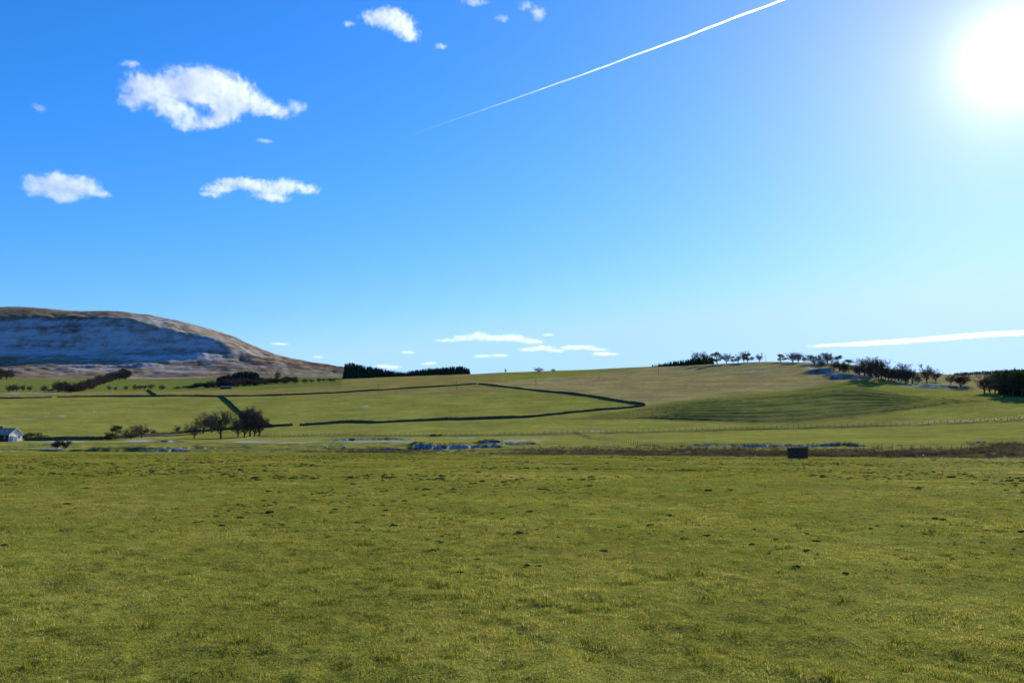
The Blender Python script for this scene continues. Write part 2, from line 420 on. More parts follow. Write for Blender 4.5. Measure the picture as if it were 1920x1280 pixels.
def cover_of(x, y, z, az, r):
    px, py = to_px(x, y, z)
    er = az_i(EDGE_R, np.clip(az, AZG[0], AZG[-1]))
    c = np.tile(np.array(GREEN), (len(x), 1))
    def put(mask, col):
        nonlocal c
        mask = np.clip(np.asarray(mask, float), 0, 1)[:, None]
        c = c * (1 - mask) + np.array(col) * mask
    beyond = r > er + 100
    wig = 2.0 * fbm(x / 25, y / 25, 3, 71)
    put(sstep(2, 25, r - er), GREEN2)
    put((r > 700) & (py < 742) & (px < 940), OLIVE)                        # field above the upper wall
    put((r > 900) & (py < 735) & (px < 640), (0.17, 0.20, 0.045))
    put(poly_in(px, py + wig * 0.5, TAN_FIELD) & (r > 450), TAN)
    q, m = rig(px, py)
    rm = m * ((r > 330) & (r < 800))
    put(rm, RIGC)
    put(rm * np.clip(0.5 + 0.5 * np.sin(2 * math.pi * (q * 8.5 + 0.35 * fbm(x / 60, y / 60, 2, 61))), 0, 1) * 0.8, (0.22, 0.21, 0.056))  # lighter ridge stripes: part grass colour, part furrow shading painted in
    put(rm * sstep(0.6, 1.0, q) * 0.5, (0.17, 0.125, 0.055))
    # the unkempt river bank
    bank = sstep(1, 4, r - er) * (r < er + 110)
    tuss = fbm(x / 5, y / 5, 4, 72)
    put(bank * sstep(0.05, 0.3, tuss) * 0.55, OLIVE)
    put(bank * (px < 1100) * np.clip(0.25 + 1.6 * fbm(x / 14, y / 5, 3, 74), 0, 0.75), (0.095, 0.115, 0.045))  # darker patches painted into the cover as shading on the left bank
    rough = bank * (blob(px, py, 1220, 850, 260, 9) + blob(px, py, 1560, 851, 300, 7) + blob(px, py, 1830, 851, 150, 8) + blob(px, py, 1890, 838, 60, 9) + blob(px, py, 700, 847, 120, 4))
    put(np.clip(rough * (0.9 + 1.2 * tuss), 0, 1), BROWN)
    put(np.clip(sstep(0, 1.5, r - er) * sstep(12, 5, r - er) * (0.6 + tuss), 0, 1), (0.075, 0.06, 0.028))
    for ln, wd, col, am in FENCE_STRIPS:
        ly = np.interp(px, [q_[0] for q_ in ln], [q_[1] for q_ in ln])
        put(am * np.exp(-((py - ly) / wd) ** 2) * (px > ln[0][0]) * (px < ln[-1][0]) * (r > 250) * (r < 460) * np.clip(0.75 + 1.2 * tuss, 0, 1), col)
    f = np.zeros(len(x))
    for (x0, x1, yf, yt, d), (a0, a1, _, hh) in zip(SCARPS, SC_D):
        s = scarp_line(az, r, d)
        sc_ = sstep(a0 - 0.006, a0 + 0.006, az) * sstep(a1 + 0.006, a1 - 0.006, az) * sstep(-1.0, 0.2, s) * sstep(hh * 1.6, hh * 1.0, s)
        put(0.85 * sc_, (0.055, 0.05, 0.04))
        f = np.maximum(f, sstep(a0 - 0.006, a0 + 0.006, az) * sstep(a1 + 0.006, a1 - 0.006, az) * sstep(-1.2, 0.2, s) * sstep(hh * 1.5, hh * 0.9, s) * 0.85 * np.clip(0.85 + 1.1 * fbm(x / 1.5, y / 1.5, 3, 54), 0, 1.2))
    lone = [(40, 785, 40, 4, .55), (10, 788, 30, 2.5, .5), (86, 776, 2, 7, .45), (91, 776, 2, 6, .45), (118, 780, 10, 2.2, .45), (146, 772, 12, 2.5, .5), (177, 772, 2.2, 5, .7), (182, 773, 2.2, 4, .7), (179, 774, 9, 1.5, .5), (210, 771, 30, 3, .3),
            (687, 761, 5, 1.5, .8), (680, 762, 60, 4, .2), (455, 829, 50, 4, .6), (540, 828, 80, 3, .5), (700, 827, 110, 5, .42), (870, 820, 60, 3, .3), (960, 826, 60, 3, .5), (1010, 822, 60, 3, .38),
            (250, 826, 60, 3.0, .45), (120, 828, 60, 2, .45), (100, 841, 40, 3, .4), (330, 841, 30, 3, .5), (60, 737, 70, 1.2, .6),
            (1530, 690, 26, 6, .62), (1440, 696, 60, 3, .45), (1560, 699, 40, 5, .5), (1620, 704, 50, 6, .55), (1700, 710, 40, 6, .45), (1740, 722, 60, 4, .6), (1800, 727, 30, 3, .5),
            (1410, 680, 22, 2.0, .6), (1350, 683, 30, 1.5, .4), (1570, 733, 30, 4, .3), (1100, 840, 25, 3, .5), (1290, 846, 20, 3, .5), (1500, 723, 20, 3, .15), (1880, 850, 30, 2, .4), (1780, 790, 200, 2, .3), (1100, 808, 80, 2, .4)]
    fbrk = np.clip(0.55 + 1.9 * fbm(x / 9, y / 9, 4, 75), 0, 1.3)
    for cx, cy, rx, ry, a in lone:
        a = 1.4 * a * fbrk
        f = np.maximum(f, a * blob(px, py, cx, cy, rx, ry) * beyond if cy < 835 else a * blob(px, py, cx, cy, rx, ry) * (r > er + 10))
    # the hill: snow lies on the side turned away from the sun and in the gullies
    skr = az_i(KR[I_SKYL], np.clip(az, AZG[0], AZG[-1]))
    hf = 0.85 * sstep(470, 250, px) * sstep(588, 605, py) * sstep(680, 655, py) + 0.6 * blob(px, py, 310, 664, 150, 24) + 0.22 * blob(px, py, 120, 680, 200, 18) + 0.9 * blob(px, py, 330, 709, 90, 2.0) + 0.30
    f = np.where(r > skr + 60, hf, f)
    return c, np.clip(f, 0, 1)

def grid_mesh(cols, rr):
    """polar sheet: rr (rows, cols) distances"""
    az = np.broadcast_to(cols, rr.shape)
    a, r = az.ravel(), rr.ravel()
    x, y = r * np.sin(a), r * np.cos(a)
    z = height(a, r)
    dz, _ = rig_relief(x, y, z)
    z = z + dz
    nr, nc = rr.shape
    i = np.arange(nr * nc).reshape(nr, nc)
    fc = np.stack([i[:-1, :-1], i[:-1, 1:], i[1:, 1:], i[1:, :-1]], -1)[:, :, ::-1].reshape(-1, 4)
    return a, r, np.stack([x, y, z], 1), fc
def sub(verts, faces, mask, attrs):
    f = faces[mask]
    u, inv = np.unique(f, return_inverse=True)
    return verts[u], inv.reshape(f.shape), {k: (t, d[u]) for k, (t, d) in attrs.items()}
def attrs_of(a, r, v):
    c, f = cover_of(v[:, 0], v[:, 1], v[:, 2], a, r)
    return {'cover': ('FLOAT_COLOR', np.concatenate([c, np.ones((len(c), 1))], 1)), 'frost': ('FLOAT', f)}

side = np.concatenate([np.radians(np.arange(40, 60, 1.5)), np.radians(np.arange(60, 181, 6))])
cols_a = np.concatenate([-side[::-1], np.radians(np.linspace(-39, 39, 330)), side])
cols_b = np.concatenate([-side[::-1], np.radians(np.linspace(-39, 39, 1120)), side])
# meadow
s = np.concatenate([[0.0], np.geomspace(0.008, 1.0, 330)])
er_a = az_i(EDGE_R, np.clip(cols_a, AZG[0], AZG[-1]))
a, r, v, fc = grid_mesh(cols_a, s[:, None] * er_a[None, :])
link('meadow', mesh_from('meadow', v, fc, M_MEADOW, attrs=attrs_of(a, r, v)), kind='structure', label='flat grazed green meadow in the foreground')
# everything beyond the meadow's edge
er_b = az_i(EDGE_R, np.clip(cols_b, AZG[0], AZG[-1]))
off = np.concatenate([np.arange(0, 125, 0.6), 125 * np.geomspace(1.0, 1150 / 125, 240)[1:], np.linspace(1160, 2950, 130), np.geomspace(3000, 13000, 24)])
a, r, v, fc = grid_mesh(cols_b, er_b[None, :] + off[:, None])
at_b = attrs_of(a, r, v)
fm = v[fc].mean(1)
fa, frr = np.arctan2(fm[:, 0], fm[:, 1]), np.hypot(fm[:, 0], fm[:, 1])
fac = np.clip(fa, AZG[0], AZG[-1])
fpx, fpy = to_px(fm[:, 0], fm[:, 1], fm[:, 2])
zone = np.full(len(fc), 2)
zone[frr < az_i(KR[I_FENCE], fac)] = 1
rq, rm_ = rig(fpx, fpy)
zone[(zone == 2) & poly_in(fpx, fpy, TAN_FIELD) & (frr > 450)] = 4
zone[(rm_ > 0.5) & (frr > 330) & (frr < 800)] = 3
far_ = frr > az_i(KR[I_SKYL], fac) + 60
zone[far_ & (fa < float(az_tan(800, 700)[0]))] = 5
zone[far_ & (fa >= float(az_tan(800, 700)[0]))] = 6
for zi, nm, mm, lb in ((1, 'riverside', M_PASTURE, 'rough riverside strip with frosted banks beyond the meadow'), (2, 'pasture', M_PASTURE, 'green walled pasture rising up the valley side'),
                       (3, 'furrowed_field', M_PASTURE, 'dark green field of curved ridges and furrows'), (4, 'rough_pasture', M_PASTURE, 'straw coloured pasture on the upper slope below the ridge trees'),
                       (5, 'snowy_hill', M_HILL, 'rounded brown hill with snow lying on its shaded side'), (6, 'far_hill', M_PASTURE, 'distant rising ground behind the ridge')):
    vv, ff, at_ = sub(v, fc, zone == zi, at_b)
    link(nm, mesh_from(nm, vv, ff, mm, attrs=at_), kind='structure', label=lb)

#@@OBJECTS
# ------------------------------------------------------------------ plain materials
def simple(name, col, var=0.35, scale=4.0, rough=0.85, trans=0.0, tcol=None, spec=0.15):
    m = mat(name); t = NT(m)
    pos = t.n('ShaderNodeNewGeometry').outputs['Position']
    v = t.ramp(t.noise(pos, scale, 4, 0.6), 0.3, 0.7, 1 - var, 1 + var)
    c = t.mix(1.0, (*col, 1), t.n('ShaderNodeCombineColor', {0: v, 1: v, 2: v}).outputs[0], 'MULTIPLY')
    if spec > 0.3 or rough < 0.6:
        p = t.n('ShaderNodeBsdfPrincipled', {'Base Color': c, 'Roughness': rough, 'Specular IOR Level': spec}).outputs[0]
    else:
        p = t.n('ShaderNodeBsdfDiffuse', {'Color': c, 'Roughness': 0.3}).outputs[0]
    if trans:
        tr = t.n('ShaderNodeBsdfTranslucent', {'Color': (*(tcol or col), 1)}).outputs[0]
        p = t.n('ShaderNodeMixShader', {0: trans, 1: p, 2: tr}).outputs[0]
    t.n('ShaderNodeOutputMaterial', {'Surface': p})
    return m
M_BARK = simple('bark', (0.075, 0.058, 0.045), 0.4, 3)
M_TWIG = simple('bare_twigs', (0.098, 0.077, 0.062), 0.3, 0.6)
M_TWIG_R = simple('reddish_twigs', (0.092, 0.070, 0.058), 0.3, 0.6)
M_PINE = simple('pine_needles', (0.035, 0.055, 0.022), 0.5, 0.8, trans=0.2, tcol=(0.06, 0.09, 0.02))
M_SPRUCE = simple('spruce_needles', (0.028, 0.050, 0.028), 0.6, 0.25)
M_SHRUB = simple('shrub_leaves', (0.040, 0.058, 0.022), 0.5, 1.0, trans=0.2, tcol=(0.07, 0.10, 0.02))
M_FROSTED = simple('frosted_shrub', (0.055, 0.050, 0.045), 0.8, 1.4)
M_STONE = simple('dry_stone', (0.070, 0.068, 0.052), 0.45, 2.0)
M_POST = simple('weathered_post', (0.150, 0.125, 0.095), 0.3, 6)
M_WIRE = simple('galvanised_wire', (0.25, 0.25, 0.26), 0.1, 3, 0.5)
M_BOULDER = simple('pale_boulder', (0.55, 0.52, 0.46), 0.25, 3)
M_WHITE = simple('white_render', (0.55, 0.54, 0.51), 0.08, 1)
M_SLATE = simple('frosted_slate', (0.25, 0.215, 0.19), 0.25, 2)
M_SHADED_WALL = simple('shaded_wall', (0.045, 0.040, 0.038), 0.4, 2)  # shade on the cottage's long front wall, given as a dark colour
M_DOOR = simple('painted_door', (0.30, 0.26, 0.18), 0.1, 3)
M_GLASS = simple('window_glass', (0.02, 0.025, 0.03), 0.1, 3, 0.1, spec=0.5)
M_HAY = simple('dark_hay', (0.085, 0.060, 0.044), 0.7, 7)  # bale body in a dark brown tone
M_HAYTOP = simple('sunlit_frost_hay', (0.50, 0.39, 0.33), 0.6, 6)  # frosted stalks, with sunlight on the rim put into the pale colour
M_TWINE = simple('baler_twine', (0.10, 0.075, 0.055), 0.2, 5)
M_STRAWPOLE = simple('bleached_pole', (0.42, 0.36, 0.17), 0.2, 4)

# ------------------------------------------------------------------ tree growing
def tube(V, Fq, pts, radii, n):
    b = len(V)
    for i, (p, rr) in enumerate(zip(pts, radii)):
        d = (pts[min(i + 1, len(pts) - 1)] - pts[max(i - 1, 0)])
        d = d.normalized() if d.length > 1e-6 else Vector((0, 0, 1))
        u = d.orthogonal().normalized(); w = d.cross(u)
        for k in range(n):
            a = 2 * math.pi * k / n
            V.append(p + (u * math.cos(a) + w * math.sin(a)) * rr)
    for i in range(len(pts) - 1):
        for k in range(n):
            k2 = (k + 1) % n
            Fq.append((b + i * n + k, b + i * n + k2, b + (i + 1) * n + k2, b + (i + 1) * n + k))
def pymesh(name, V, Fc, material, smooth=False):
    me = bpy.data.meshes.new(name)
    me.from_pydata([tuple(v) for v in V], [], Fc)
    me.materials.append(material)
    if smooth:
        me.polygons.foreach_set('use_smooth', [True] * len(me.polygons))
    me.update()
    return me
def rvec(R):
    while True:
        v = Vector((R.uniform(-1, 1), R.uniform(-1, 1), R.uniform(-1, 1)))
        if 0.05 < v.length < 1:
            return v.normalized()
def bare_tree_meshes(seed, H=12.0, trunk=0.30, limbs=7, up=0.35, spreadf=1.0, twigm=None, stems=1):
    R = random.Random(seed)
    TV, TF, CV, CF = [], [], [], []
    nchild = {0: limbs, 1: 5, 2: 6}
    def grow(p, d, L, rad0, lev):
        n = 4; pts = [p]; rr = [rad0]
        for i in range(n):
            d = (d + rvec(R) * (0.10 if lev == 0 else 0.24) + Vector((0, 0, 1)) * (0.05 if lev == 0 else up * 0.35)).normalized()
            p = p + d * (L / n); pts.append(p)
            rr.append(rad0 * (1 - (0.35 if lev == 0 else 0.72) * (i + 1) / n))
        if lev <= 1:
            tube(TV, TF, pts, rr, 6 if lev == 0 else 4)
        else:
            tube(CV, CF, pts, rr, 3)
        if lev < 3:
            k = nchild[lev]
            for j in range(k):
                t = R.uniform(0.36, 1.0) if lev == 0 else R.uniform(0.2, 1.0)
                i = min(int(t * n), n - 1); q = pts[i].lerp(pts[i + 1], t * n - i)
                a = 2 * math.pi * (j + R.random() * 0.8) / k
                dd = (pts[i + 1] - pts[i]).normalized()
                o = dd.orthogonal().normalized(); o = o * math.cos(a) + dd.cross(o) * math.sin(a)
                ang_ = R.uniform(0.55, 1.05) * spreadf
                cd = (dd * math.cos(ang_) + o * math.sin(ang_)).normalized()
                if cd.z < -0.15:
                    cd.z *= -0.3
                cl = {0: 0.42 * H, 1: 0.24 * H, 2: 0.12 * H}[lev] * R.uniform(0.7, 1.15)
                grow(q, cd, cl, rr[i] * R.uniform(0.45, 0.65), lev + 1)
            if lev == 0:
                grow(pts[-1], d, 0.40 * H, rr[-1] * 0.8, 1)
        else:
            for j in range(17):
                t = R.uniform(0.1, 1.0); i = min(int(t * n), n - 1)
                q = pts[i].lerp(pts[i + 1], t * n - i)
                cd = (d + rvec(R) * 0.9 + Vector((0, 0, 0.25))).normalized()
                l = 0.075 * H * R.uniform(0.5, 1.3)
                sd = cd.cross(rvec(R)).normalized() * 0.0022 * H
                b = len(CV)
                CV.extend([q - sd, q + sd, q + cd * l])
                CF.append((b, b + 1, b + 2))
    for sN in range(stems):
        o = Vector((R.uniform(-.06, .06) * H, R.uniform(-.06, .06) * H, -0.2)) if stems > 1 else Vector((0, 0, -0.2))
        grow(o, Vector((R.uniform(-.12, .12), R.uniform(-.12, .12), 1)).normalized(), trunk * H, (0.027 if stems == 1 else 0.018) * H, 0)
    return pymesh('trunk', TV, TF, M_BARK, True), pymesh('crown', CV, CF, twigm or M_TWIG)
def leaf_clump(R, V, Fc, c, rx, ry, rz, n, size):
    for _ in range(n):
        d = rvec(R) * (R.random() ** 0.45)
        p = c + Vector((d.x * rx, d.y * ry, d.z * rz))
        u = rvec(R) * size * R.uniform(0.6, 1.3); w = u.cross(rvec(R)).normalized() * size * 0.45
        b = len(V)
        V.extend([p - u * 0.5, p + w, p + u * 0.5, p - w])
        Fc.append((b, b + 1, b + 2, b + 3))
def pine_meshes(seed, H=12.0, bare=0.45, wide=1.0, nb=13, fat=0.55):
    R = random.Random(seed); TV, TF, CV, CF = [], [], [], []
    p, pts, rr = Vector((0, 0, -0.2)), [], []
    for i in range(7):
        pts.append(p.copy()); rr.append(0.028 * H * (1 - 0.11 * i))
        p = p + Vector((R.uniform(-.03, .03) * H, R.uniform(-.03, .03) * H, H * 0.145))
    tube(TV, TF, pts, rr, 6)
    for k in range(nb):
        t = R.uniform(bare, 0.98); i = min(int(t * 6), 5); q = pts[i].lerp(pts[i + 1], t * 6 - i)
        a = R.uniform(0, 6.28); l = H * 0.26 * wide * (1.25 - t) * R.uniform(0.6, 1.3) + 0.05 * H
        e = q + Vector((math.cos(a) * l, math.sin(a) * l, H * R.uniform(0.02, 0.09)))
        tube(TV, TF, [q, q.lerp(e, 0.5) + Vector((0, 0, 0.02 * H)), e], [0.010 * H, 0.007 * H, 0.004 * H], 4)
        s_ = H * R.uniform(0.09, 0.15) * wide
        leaf_clump(R, CV, CF, e + Vector((0, 0, 0.02 * H)), s_, s_, s_ * fat, 170, 0.030 * H)
    leaf_clump(R, CV, CF, pts[-1] + Vector((0, 0, .02 * H)), H * .14 * wide, H * .14 * wide, H * .08, 240, 0.030 * H)
    return pymesh('trunk', TV, TF, M_BARK, True), pymesh('crown', CV, CF, M_PINE)
def spruce_geo(seed, whorls=9, sprays=8):
    """unit-height spruce as numpy verts/tris for joined woods"""
    R = random.Random(seed); V, Fc = [], []
    for w in range(whorls):
        z = 0.06 + 0.90 * w / whorls
        rr = 0.19 * (1 - w / whorls) ** 0.85 + 0.012
        for k in range(sprays):
            a = 2 * math.pi * (k + R.random() * 0.7) / sprays
            l = rr * R.uniform(0.75, 1.25); hw = 0.42 * l + 0.012
            c, s_ = math.cos(a), math.sin(a)
            tip = (c * l, s_ * l, z - 0.10 * l / 0.19 * 0.5 + R.uniform(-.01, .01))
            top = (0, 0, z + 0.13)
            b = len(V)
            V += [top, (tip[0] - s_ * hw, tip[1] + c * hw, tip[2]), (tip[0] * 1.15, tip[1] * 1.15, tip[2] - 0.02), (tip[0] + s_ * hw, tip[1] - c * hw, tip[2])]
            Fc += [(b, b + 1, b + 2), (b, b + 2, b + 3)]
    b = len(V)
    V += [(0.012, 0, -0.05), (-0.006, 0.010, -0.05), (-0.006, -0.010, -0.05), (0, 0, 0.5)]
    Fc += [(b, b + 1, b + 3), (b + 1, b + 2, b + 3), (b + 2, b, b + 3)]
    return np.array(V), np.array(Fc)

PROTO = {}
def proto(key, me_t, me_c):
    co = np.empty(len(me_c.vertices) * 3, np.float32); me_c.vertices.foreach_get('co', co); co = co.reshape(-1, 3)
    h = float(np.percentile(co[:, 2], 98.5)); wd = float(np.percentile(np.hypot(co[:, 0], co[:, 1]), 90)) * 2
    PROTO[key] = (me_t, me_c, h, wd)
proto('oak_a', *bare_tree_meshes(1, limbs=9, trunk=0.26, up=0.42, spreadf=0.92))
proto('oak_b', *bare_tree_meshes(5, limbs=10, trunk=0.28, up=0.38, spreadf=0.95))
proto('ash', *bare_tree_meshes(9, limbs=8, trunk=0.30, up=0.55, spreadf=0.8))
proto('round', *bare_tree_meshes(13, limbs=10, trunk=0.16, up=0.28))
proto('multi', *bare_tree_meshes(17, limbs=6, trunk=0.24, up=0.5, spreadf=0.8, stems=3, twigm=M_TWIG_R))
proto('beech', *bare_tree_meshes(21, limbs=11, trunk=0.20, up=0.40, spreadf=0.9, twigm=M_TWIG_R))
proto('scrub', *bare_tree_meshes(25, limbs=13, trunk=0.08, up=0.15, spreadf=1.25))
proto('pine', *pine_meshes(3, bare=0.25, nb=20, fat=1.0))
proto('pine_b', *pine_meshes(8, bare=0.30, wide=1.1, nb=20, fat=1.1))
proto('evergreen', *pine_meshes(12, bare=0.12, wide=1.2, nb=26, fat=0.8))
def conifer_proto(key, seed):
    V, Fc = spruce_geo(seed, 22, 11)
    V = V * 12.0
    TV, TF = [], []
    tube(TV, TF, [Vector((0, 0, -.3)), Vector((0, 0, 5)), Vector((0, 0, 11))], [0.22, 0.15, 0.03], 6)
    proto(key, pymesh('trunk', TV, TF, M_BARK, True), pymesh('crown', V.tolist(), [tuple(f) for f in Fc.tolist()], M_SPRUCE))
conifer_proto('spruce', 4)

RT = random.Random(77)
def thing(name, label, cat, loc, rz=0.0, group=None):
    o = link(name, None, label=label, category=cat)
    o.location = loc; o.rotation_euler = (0, 0, rz)
    o.empty_display_size = 0.5
    if group:
        o['group'] = group
    return o
def plant(kind, name, label, cat, px, base, top, width, group=None, r=None):
    """a tree on the ground under the photo pixel; its height from the crown's row at that distance"""
    if r is None:
        p = at(px, base)
    else:
        a = float(az_tan(px, base)[0]); x, y = r * math.sin(a), r * math.cos(a)
        p = Vector((x, y, float(ground(x, y)[0])))
    d = math.hypot(p.x, p.y)
    H = max(1.2, EYE + d * float(az_tan(px, top)[1]) - p.z)
    mt, mc, ph, pw = PROTO[kind]
    o = thing(name, label, cat, p, RT.uniform(0, 6.28), group)
    sw = width * math.hypot(p.x, p.y, p.z) / F / pw
    o.scale = (sw, sw, H / ph)
    link('trunk', mt, o); link('crown', mc, o)
    return o

ORD = ['first', 'second', 'third', 'fourth', 'fifth', 'sixth', 'seventh', 'eighth', 'ninth', 'tenth', 'eleventh', 'twelfth']
# trees by the lower wall and the group at the wall's foot
plant('evergreen', 'evergreen_tree', 'dark evergreen tree standing alone beside the lower stone wall', 'tree', 216, 824, 798, 27)
plant('round', 'bare_tree', 'low bare tree with dense round crown next to the dark evergreen', 'tree', 245, 823, 801, 25)
plant('oak_b', 'bare_tree', 'bare tree with pale spreading crown, second from the dark evergreen', 'tree', 266, 820, 797, 29)
plant('ash', 'bare_tree', 'small thin bare tree on the wall, third from the dark evergreen', 'tree', 288, 816, 805, 13)
plant('ash', 'sapling', 'lone bare sapling in front of the lower wall between tree groups', 'tree', 332, 813, 798, 12)
plant('oak_a', 'bare_tree', 'low forked bare tree standing forward of the wall near the tree clump', 'tree', 364, 822, 795, 28)
plant('oak_b', 'bare_tree', 'bare tree with open flat-topped crown against the wall left of the big oak', 'tree', 381, 812, 776, 32)
plant('ash', 'bare_tree', 'slender bare tree squeezed beside the largest open-crowned oak', 'tree', 397, 811, 785, 22)
plant('oak_a', 'bare_tree', 'tallest open-crowned bare oak with thick trunk beside the dense clump', 'tree', 414, 821, 771, 46)
plant('round', 'bare_shrub', 'small dark bare shrub at the wall between the big oak and the clump', 'shrub', 435, 809, 796, 14)
for i_, (px_, b_, t_, w_, k_) in enumerate(((446, 820, 786, 24, 'ash'), (458, 819, 766, 36, 'beech'), (467, 818, 769, 36, 'multi'), (477, 818, 771, 36, 'beech'), (486, 817, 778, 28, 'multi'))):
    plant(k_, 'bare_tree', 'reddish bare tree in the dense clump below the diagonal wall, %s from the tall oak' % ORD[i_], 'tree', px_, b_, t_, w_, 'dense clump of bare trees below the diagonal wall')
# hedgerow and woods on the far pasture
for i_, (px_, b_, t_, w_) in enumerate(((16, 735, 721, 11), (24, 735, 722, 8), (31, 735, 720, 11), (43, 734, 721, 10), (55, 734, 722, 9), (83, 734, 722, 12), (92, 734, 729, 6), (98, 734, 729, 5))):
    plant(RT.choice(['round', 'oak_b', 'ash']), 'hedgerow_tree', 'small bare tree along the far track, %s of the row counted towards the narrow wood' % ORD[i_], 'tree', px_, b_, t_, w_, 'bare trees in a row along the far track')
for i_, (px_, b_, t_, w_) in enumerate(((2, 712, 690, 22), (12, 711, 692, 18), (20, 710, 695, 12))):
    plant('beech', 'bare_tree', ['largest', 'middle-sized', 'smallest'][i_] + ' bare brown tree in the clump at the foot of the snowy hill', 'tree', px_, b_, t_, w_, 'brown tree clump under the snowy hill')
for k_ in range(36):
    f_ = k_ / 35
    px_ = 106 + 132 * f_ + RT.uniform(-4, 4)
    b_ = np.interp(px_, [105, 150, 190, 240], [736, 734, 726, 710]) - RT.choice([0, 2, 5])
    plant(RT.choice(['beech', 'scrub', 'multi', 'scrub']), 'bare_tree', 'bare dark tree in the long narrow wood climbing towards the snowy hill', 'tree', px_, b_, b_ - RT.uniform(12, 18), RT.uniform(15, 21), 'long narrow bare wood below the snowy hill')
for i_, (px_, b_, t_, w_) in enumerate(((131, 731, 723, 7), (205, 732, 723, 8), (216, 732, 724, 6), (236, 731, 723, 7), (254, 731, 721, 10), (262, 731, 722, 9), (271, 731, 722, 9), (282, 730, 720, 12), (303, 731, 721, 11), (343, 728, 723, 5))):
    plant(RT.choice(['round', 'oak_b']), 'field_tree', 'small bare tree above the upper wall, %s counted from narrow wood towards conifer copse' % ORD[i_], 'tree', px_, b_, t_, w_, 'bare trees scattered along the upper field edge')
for k_ in range(46):
    px_ = 352 + (548 - 352) * k_ / 45 + RT.uniform(-3, 3)
    b_ = np.interp(px_, [355, 430, 545], [728, 726, 718]) - RT.choice([0, 1.5, 3])
    t_ = np.interp(px_, [355, 380, 420, 480, 545], [723, 716, 711, 709, 705]) + RT.uniform(-1, 3)
    plant(RT.choice(['scrub', 'multi', 'scrub']), 'bare_tree', 'low bare scrub tree on the fringe of the small conifer copse', 'tree', px_, b_, t_, RT.uniform(13, 19), 'bare fringe of the small conifer copse')
for i_, (px_, b_, t_, w_) in enumerate(((521, 712, 694, 12), (553, 719, 708, 14), (572, 718, 709, 14), (584, 717, 710, 9), (598, 716, 708, 8), (607, 715, 709, 7), (620, 715, 709, 11), (626, 715, 711, 8))):
    plant('round', 'field_tree', 'small round bare tree, %s in the line from conifer copse to dark plantation' % ORD[i_], 'tree', px_, b_, t_, w_, 'line of small trees leading to the dark plantation')
plant('ash', 'skyline_tree', 'tiny lone tree on the bare skyline nearest the dark plantation', 'tree', 948, 699, 691, 5)
plant('round', 'skyline_tree', 'round bare tree alone on the bare mid skyline', 'tree', 1010, 697.5, 689, 17)
plant('round', 'skyline_tree', 'smaller tree beside the round bare tree on the mid skyline', 'tree', 1037, 696, 691, 9)
# trees along the right-hand ridge
RIDGE = [('oak_b', 1306, 684, 661, 16, 'thin bare tree at the edge of the low ridge plantation'), ('oak_a', 1320, 684, 661, 18, 'broad bare tree rising behind the low ridge plantation'),
         ('pine', 1345, 683, 661, 26, 'dark bushy pine ending the low ridge plantation'), ('oak_b', 1362, 682, 663, 15, 'bare tree on the ridge just past the dark bushy pine'),
         ('pine_b', 1374, 681, 668, 11, 'small low pine among bare trees on the ridge'), ('ash', 1384, 681, 665, 11, 'slender bare ridge tree beside the small low pine'),
         ('oak_a', 1395, 680, 659, 16, 'tall bare tree standing behind the umbrella-shaped pine'), ('pine_b', 1401, 680, 663, 17, 'umbrella-shaped pine on the ridge with bare tree behind'),
         ('ash', 1424, 679, 663, 13, 'lone bare tree in the ridge gap past the umbrella pine'), ('pine', 1464, 679, 664, 17, 'wind-leaning pine alone where the ridge is highest'),
         ('oak_a', 1487, 680, 661, 24, 'wide double-stemmed bare tree on the ridge top'), ('oak_b', 1497, 680, 664, 16, 'bare tree leaning into the wide double-stemmed ridge tree'),
         ('ash', 1508, 680, 668, 9, 'very small bare tree between wide tree and dense dark bushy trees'), ('beech', 1527, 683, 665, 27, 'dense dark rounded tree casting a shadow on frosted slope'),
         ('beech', 1552, 683, 661, 26, 'tall domed dark tree next to the dense rounded one'), ('pine_b', 1573, 697, 667, 17, 'tall pine on the frosted slope below the domed tree'),
         ('pine_b', 1592, 699, 674, 18, 'second pine on the frosted slope, flat dark crown')]
for k_, px_, b_, t_, w_, lb_ in RIDGE:
    plant(k_, 'pine_tree' if 'pine' in k_ else 'bare_tree', lb_, 'tree', px_, b_, t_, w_ * 1.08)
for i_, (k_, px_, b_, t_, w_) in enumerate((('round', 1604, 700, 684, 16), ('oak_a', 1621, 703, 671, 34), ('ash', 1634, 705, 676, 20), ('oak_b', 1643, 709, 674, 24), ('oak_a', 1653, 710, 673, 28),
                            ('round', 1666, 713, 687, 18), ('round', 1679, 713, 690, 18), ('oak_b', 1691, 714, 682, 26), ('multi', 1702, 715, 694, 18), ('ash', 1711, 719, 691, 19))):
    plant(k_, 'bare_tree', 'bare tree in the line descending the frosted ridge end, %s downhill from the pines' % ORD[i_], 'tree', px_, b_, t_, w_ * 1.08, 'line of bare trees descending the ridge end')
for i_, (px_, b_, t_, w_) in enumerate(((1540, 686, 673, 17), (1563, 694, 676, 15), (1582, 699, 682, 15), (1612, 703, 686, 17), (1630, 706, 685, 16), (1647, 711, 690, 16), (1660, 712, 686, 17), (1672, 714, 694, 15), (1685, 715, 693, 15), (1698, 717, 697, 15), (1721, 719, 703, 13))):
    plant(RT.choice(['scrub', 'round']), 'thorn_scrub', 'low dark thorn scrub under the descending ridge trees, %s counted downhill' % ORD[i_], 'shrub', px_, b_, t_, w_, 'thorn scrub under the ridge trees')
plant('ash', 'bare_tree', 'tall bare tree with fan crown standing clear past the descending line', 'tree', 1738, 719, 684, 23)
plant('oak_b', 'bare_tree', 'bare tree with round crown downhill of the tall fan-crowned tree', 'tree', 1755, 716, 693, 21)
plant('oak_b', 'bare_tree', 'small bare thorn tree on the frosted bank, upper of two', 'tree', 1783, 721, 702, 16)
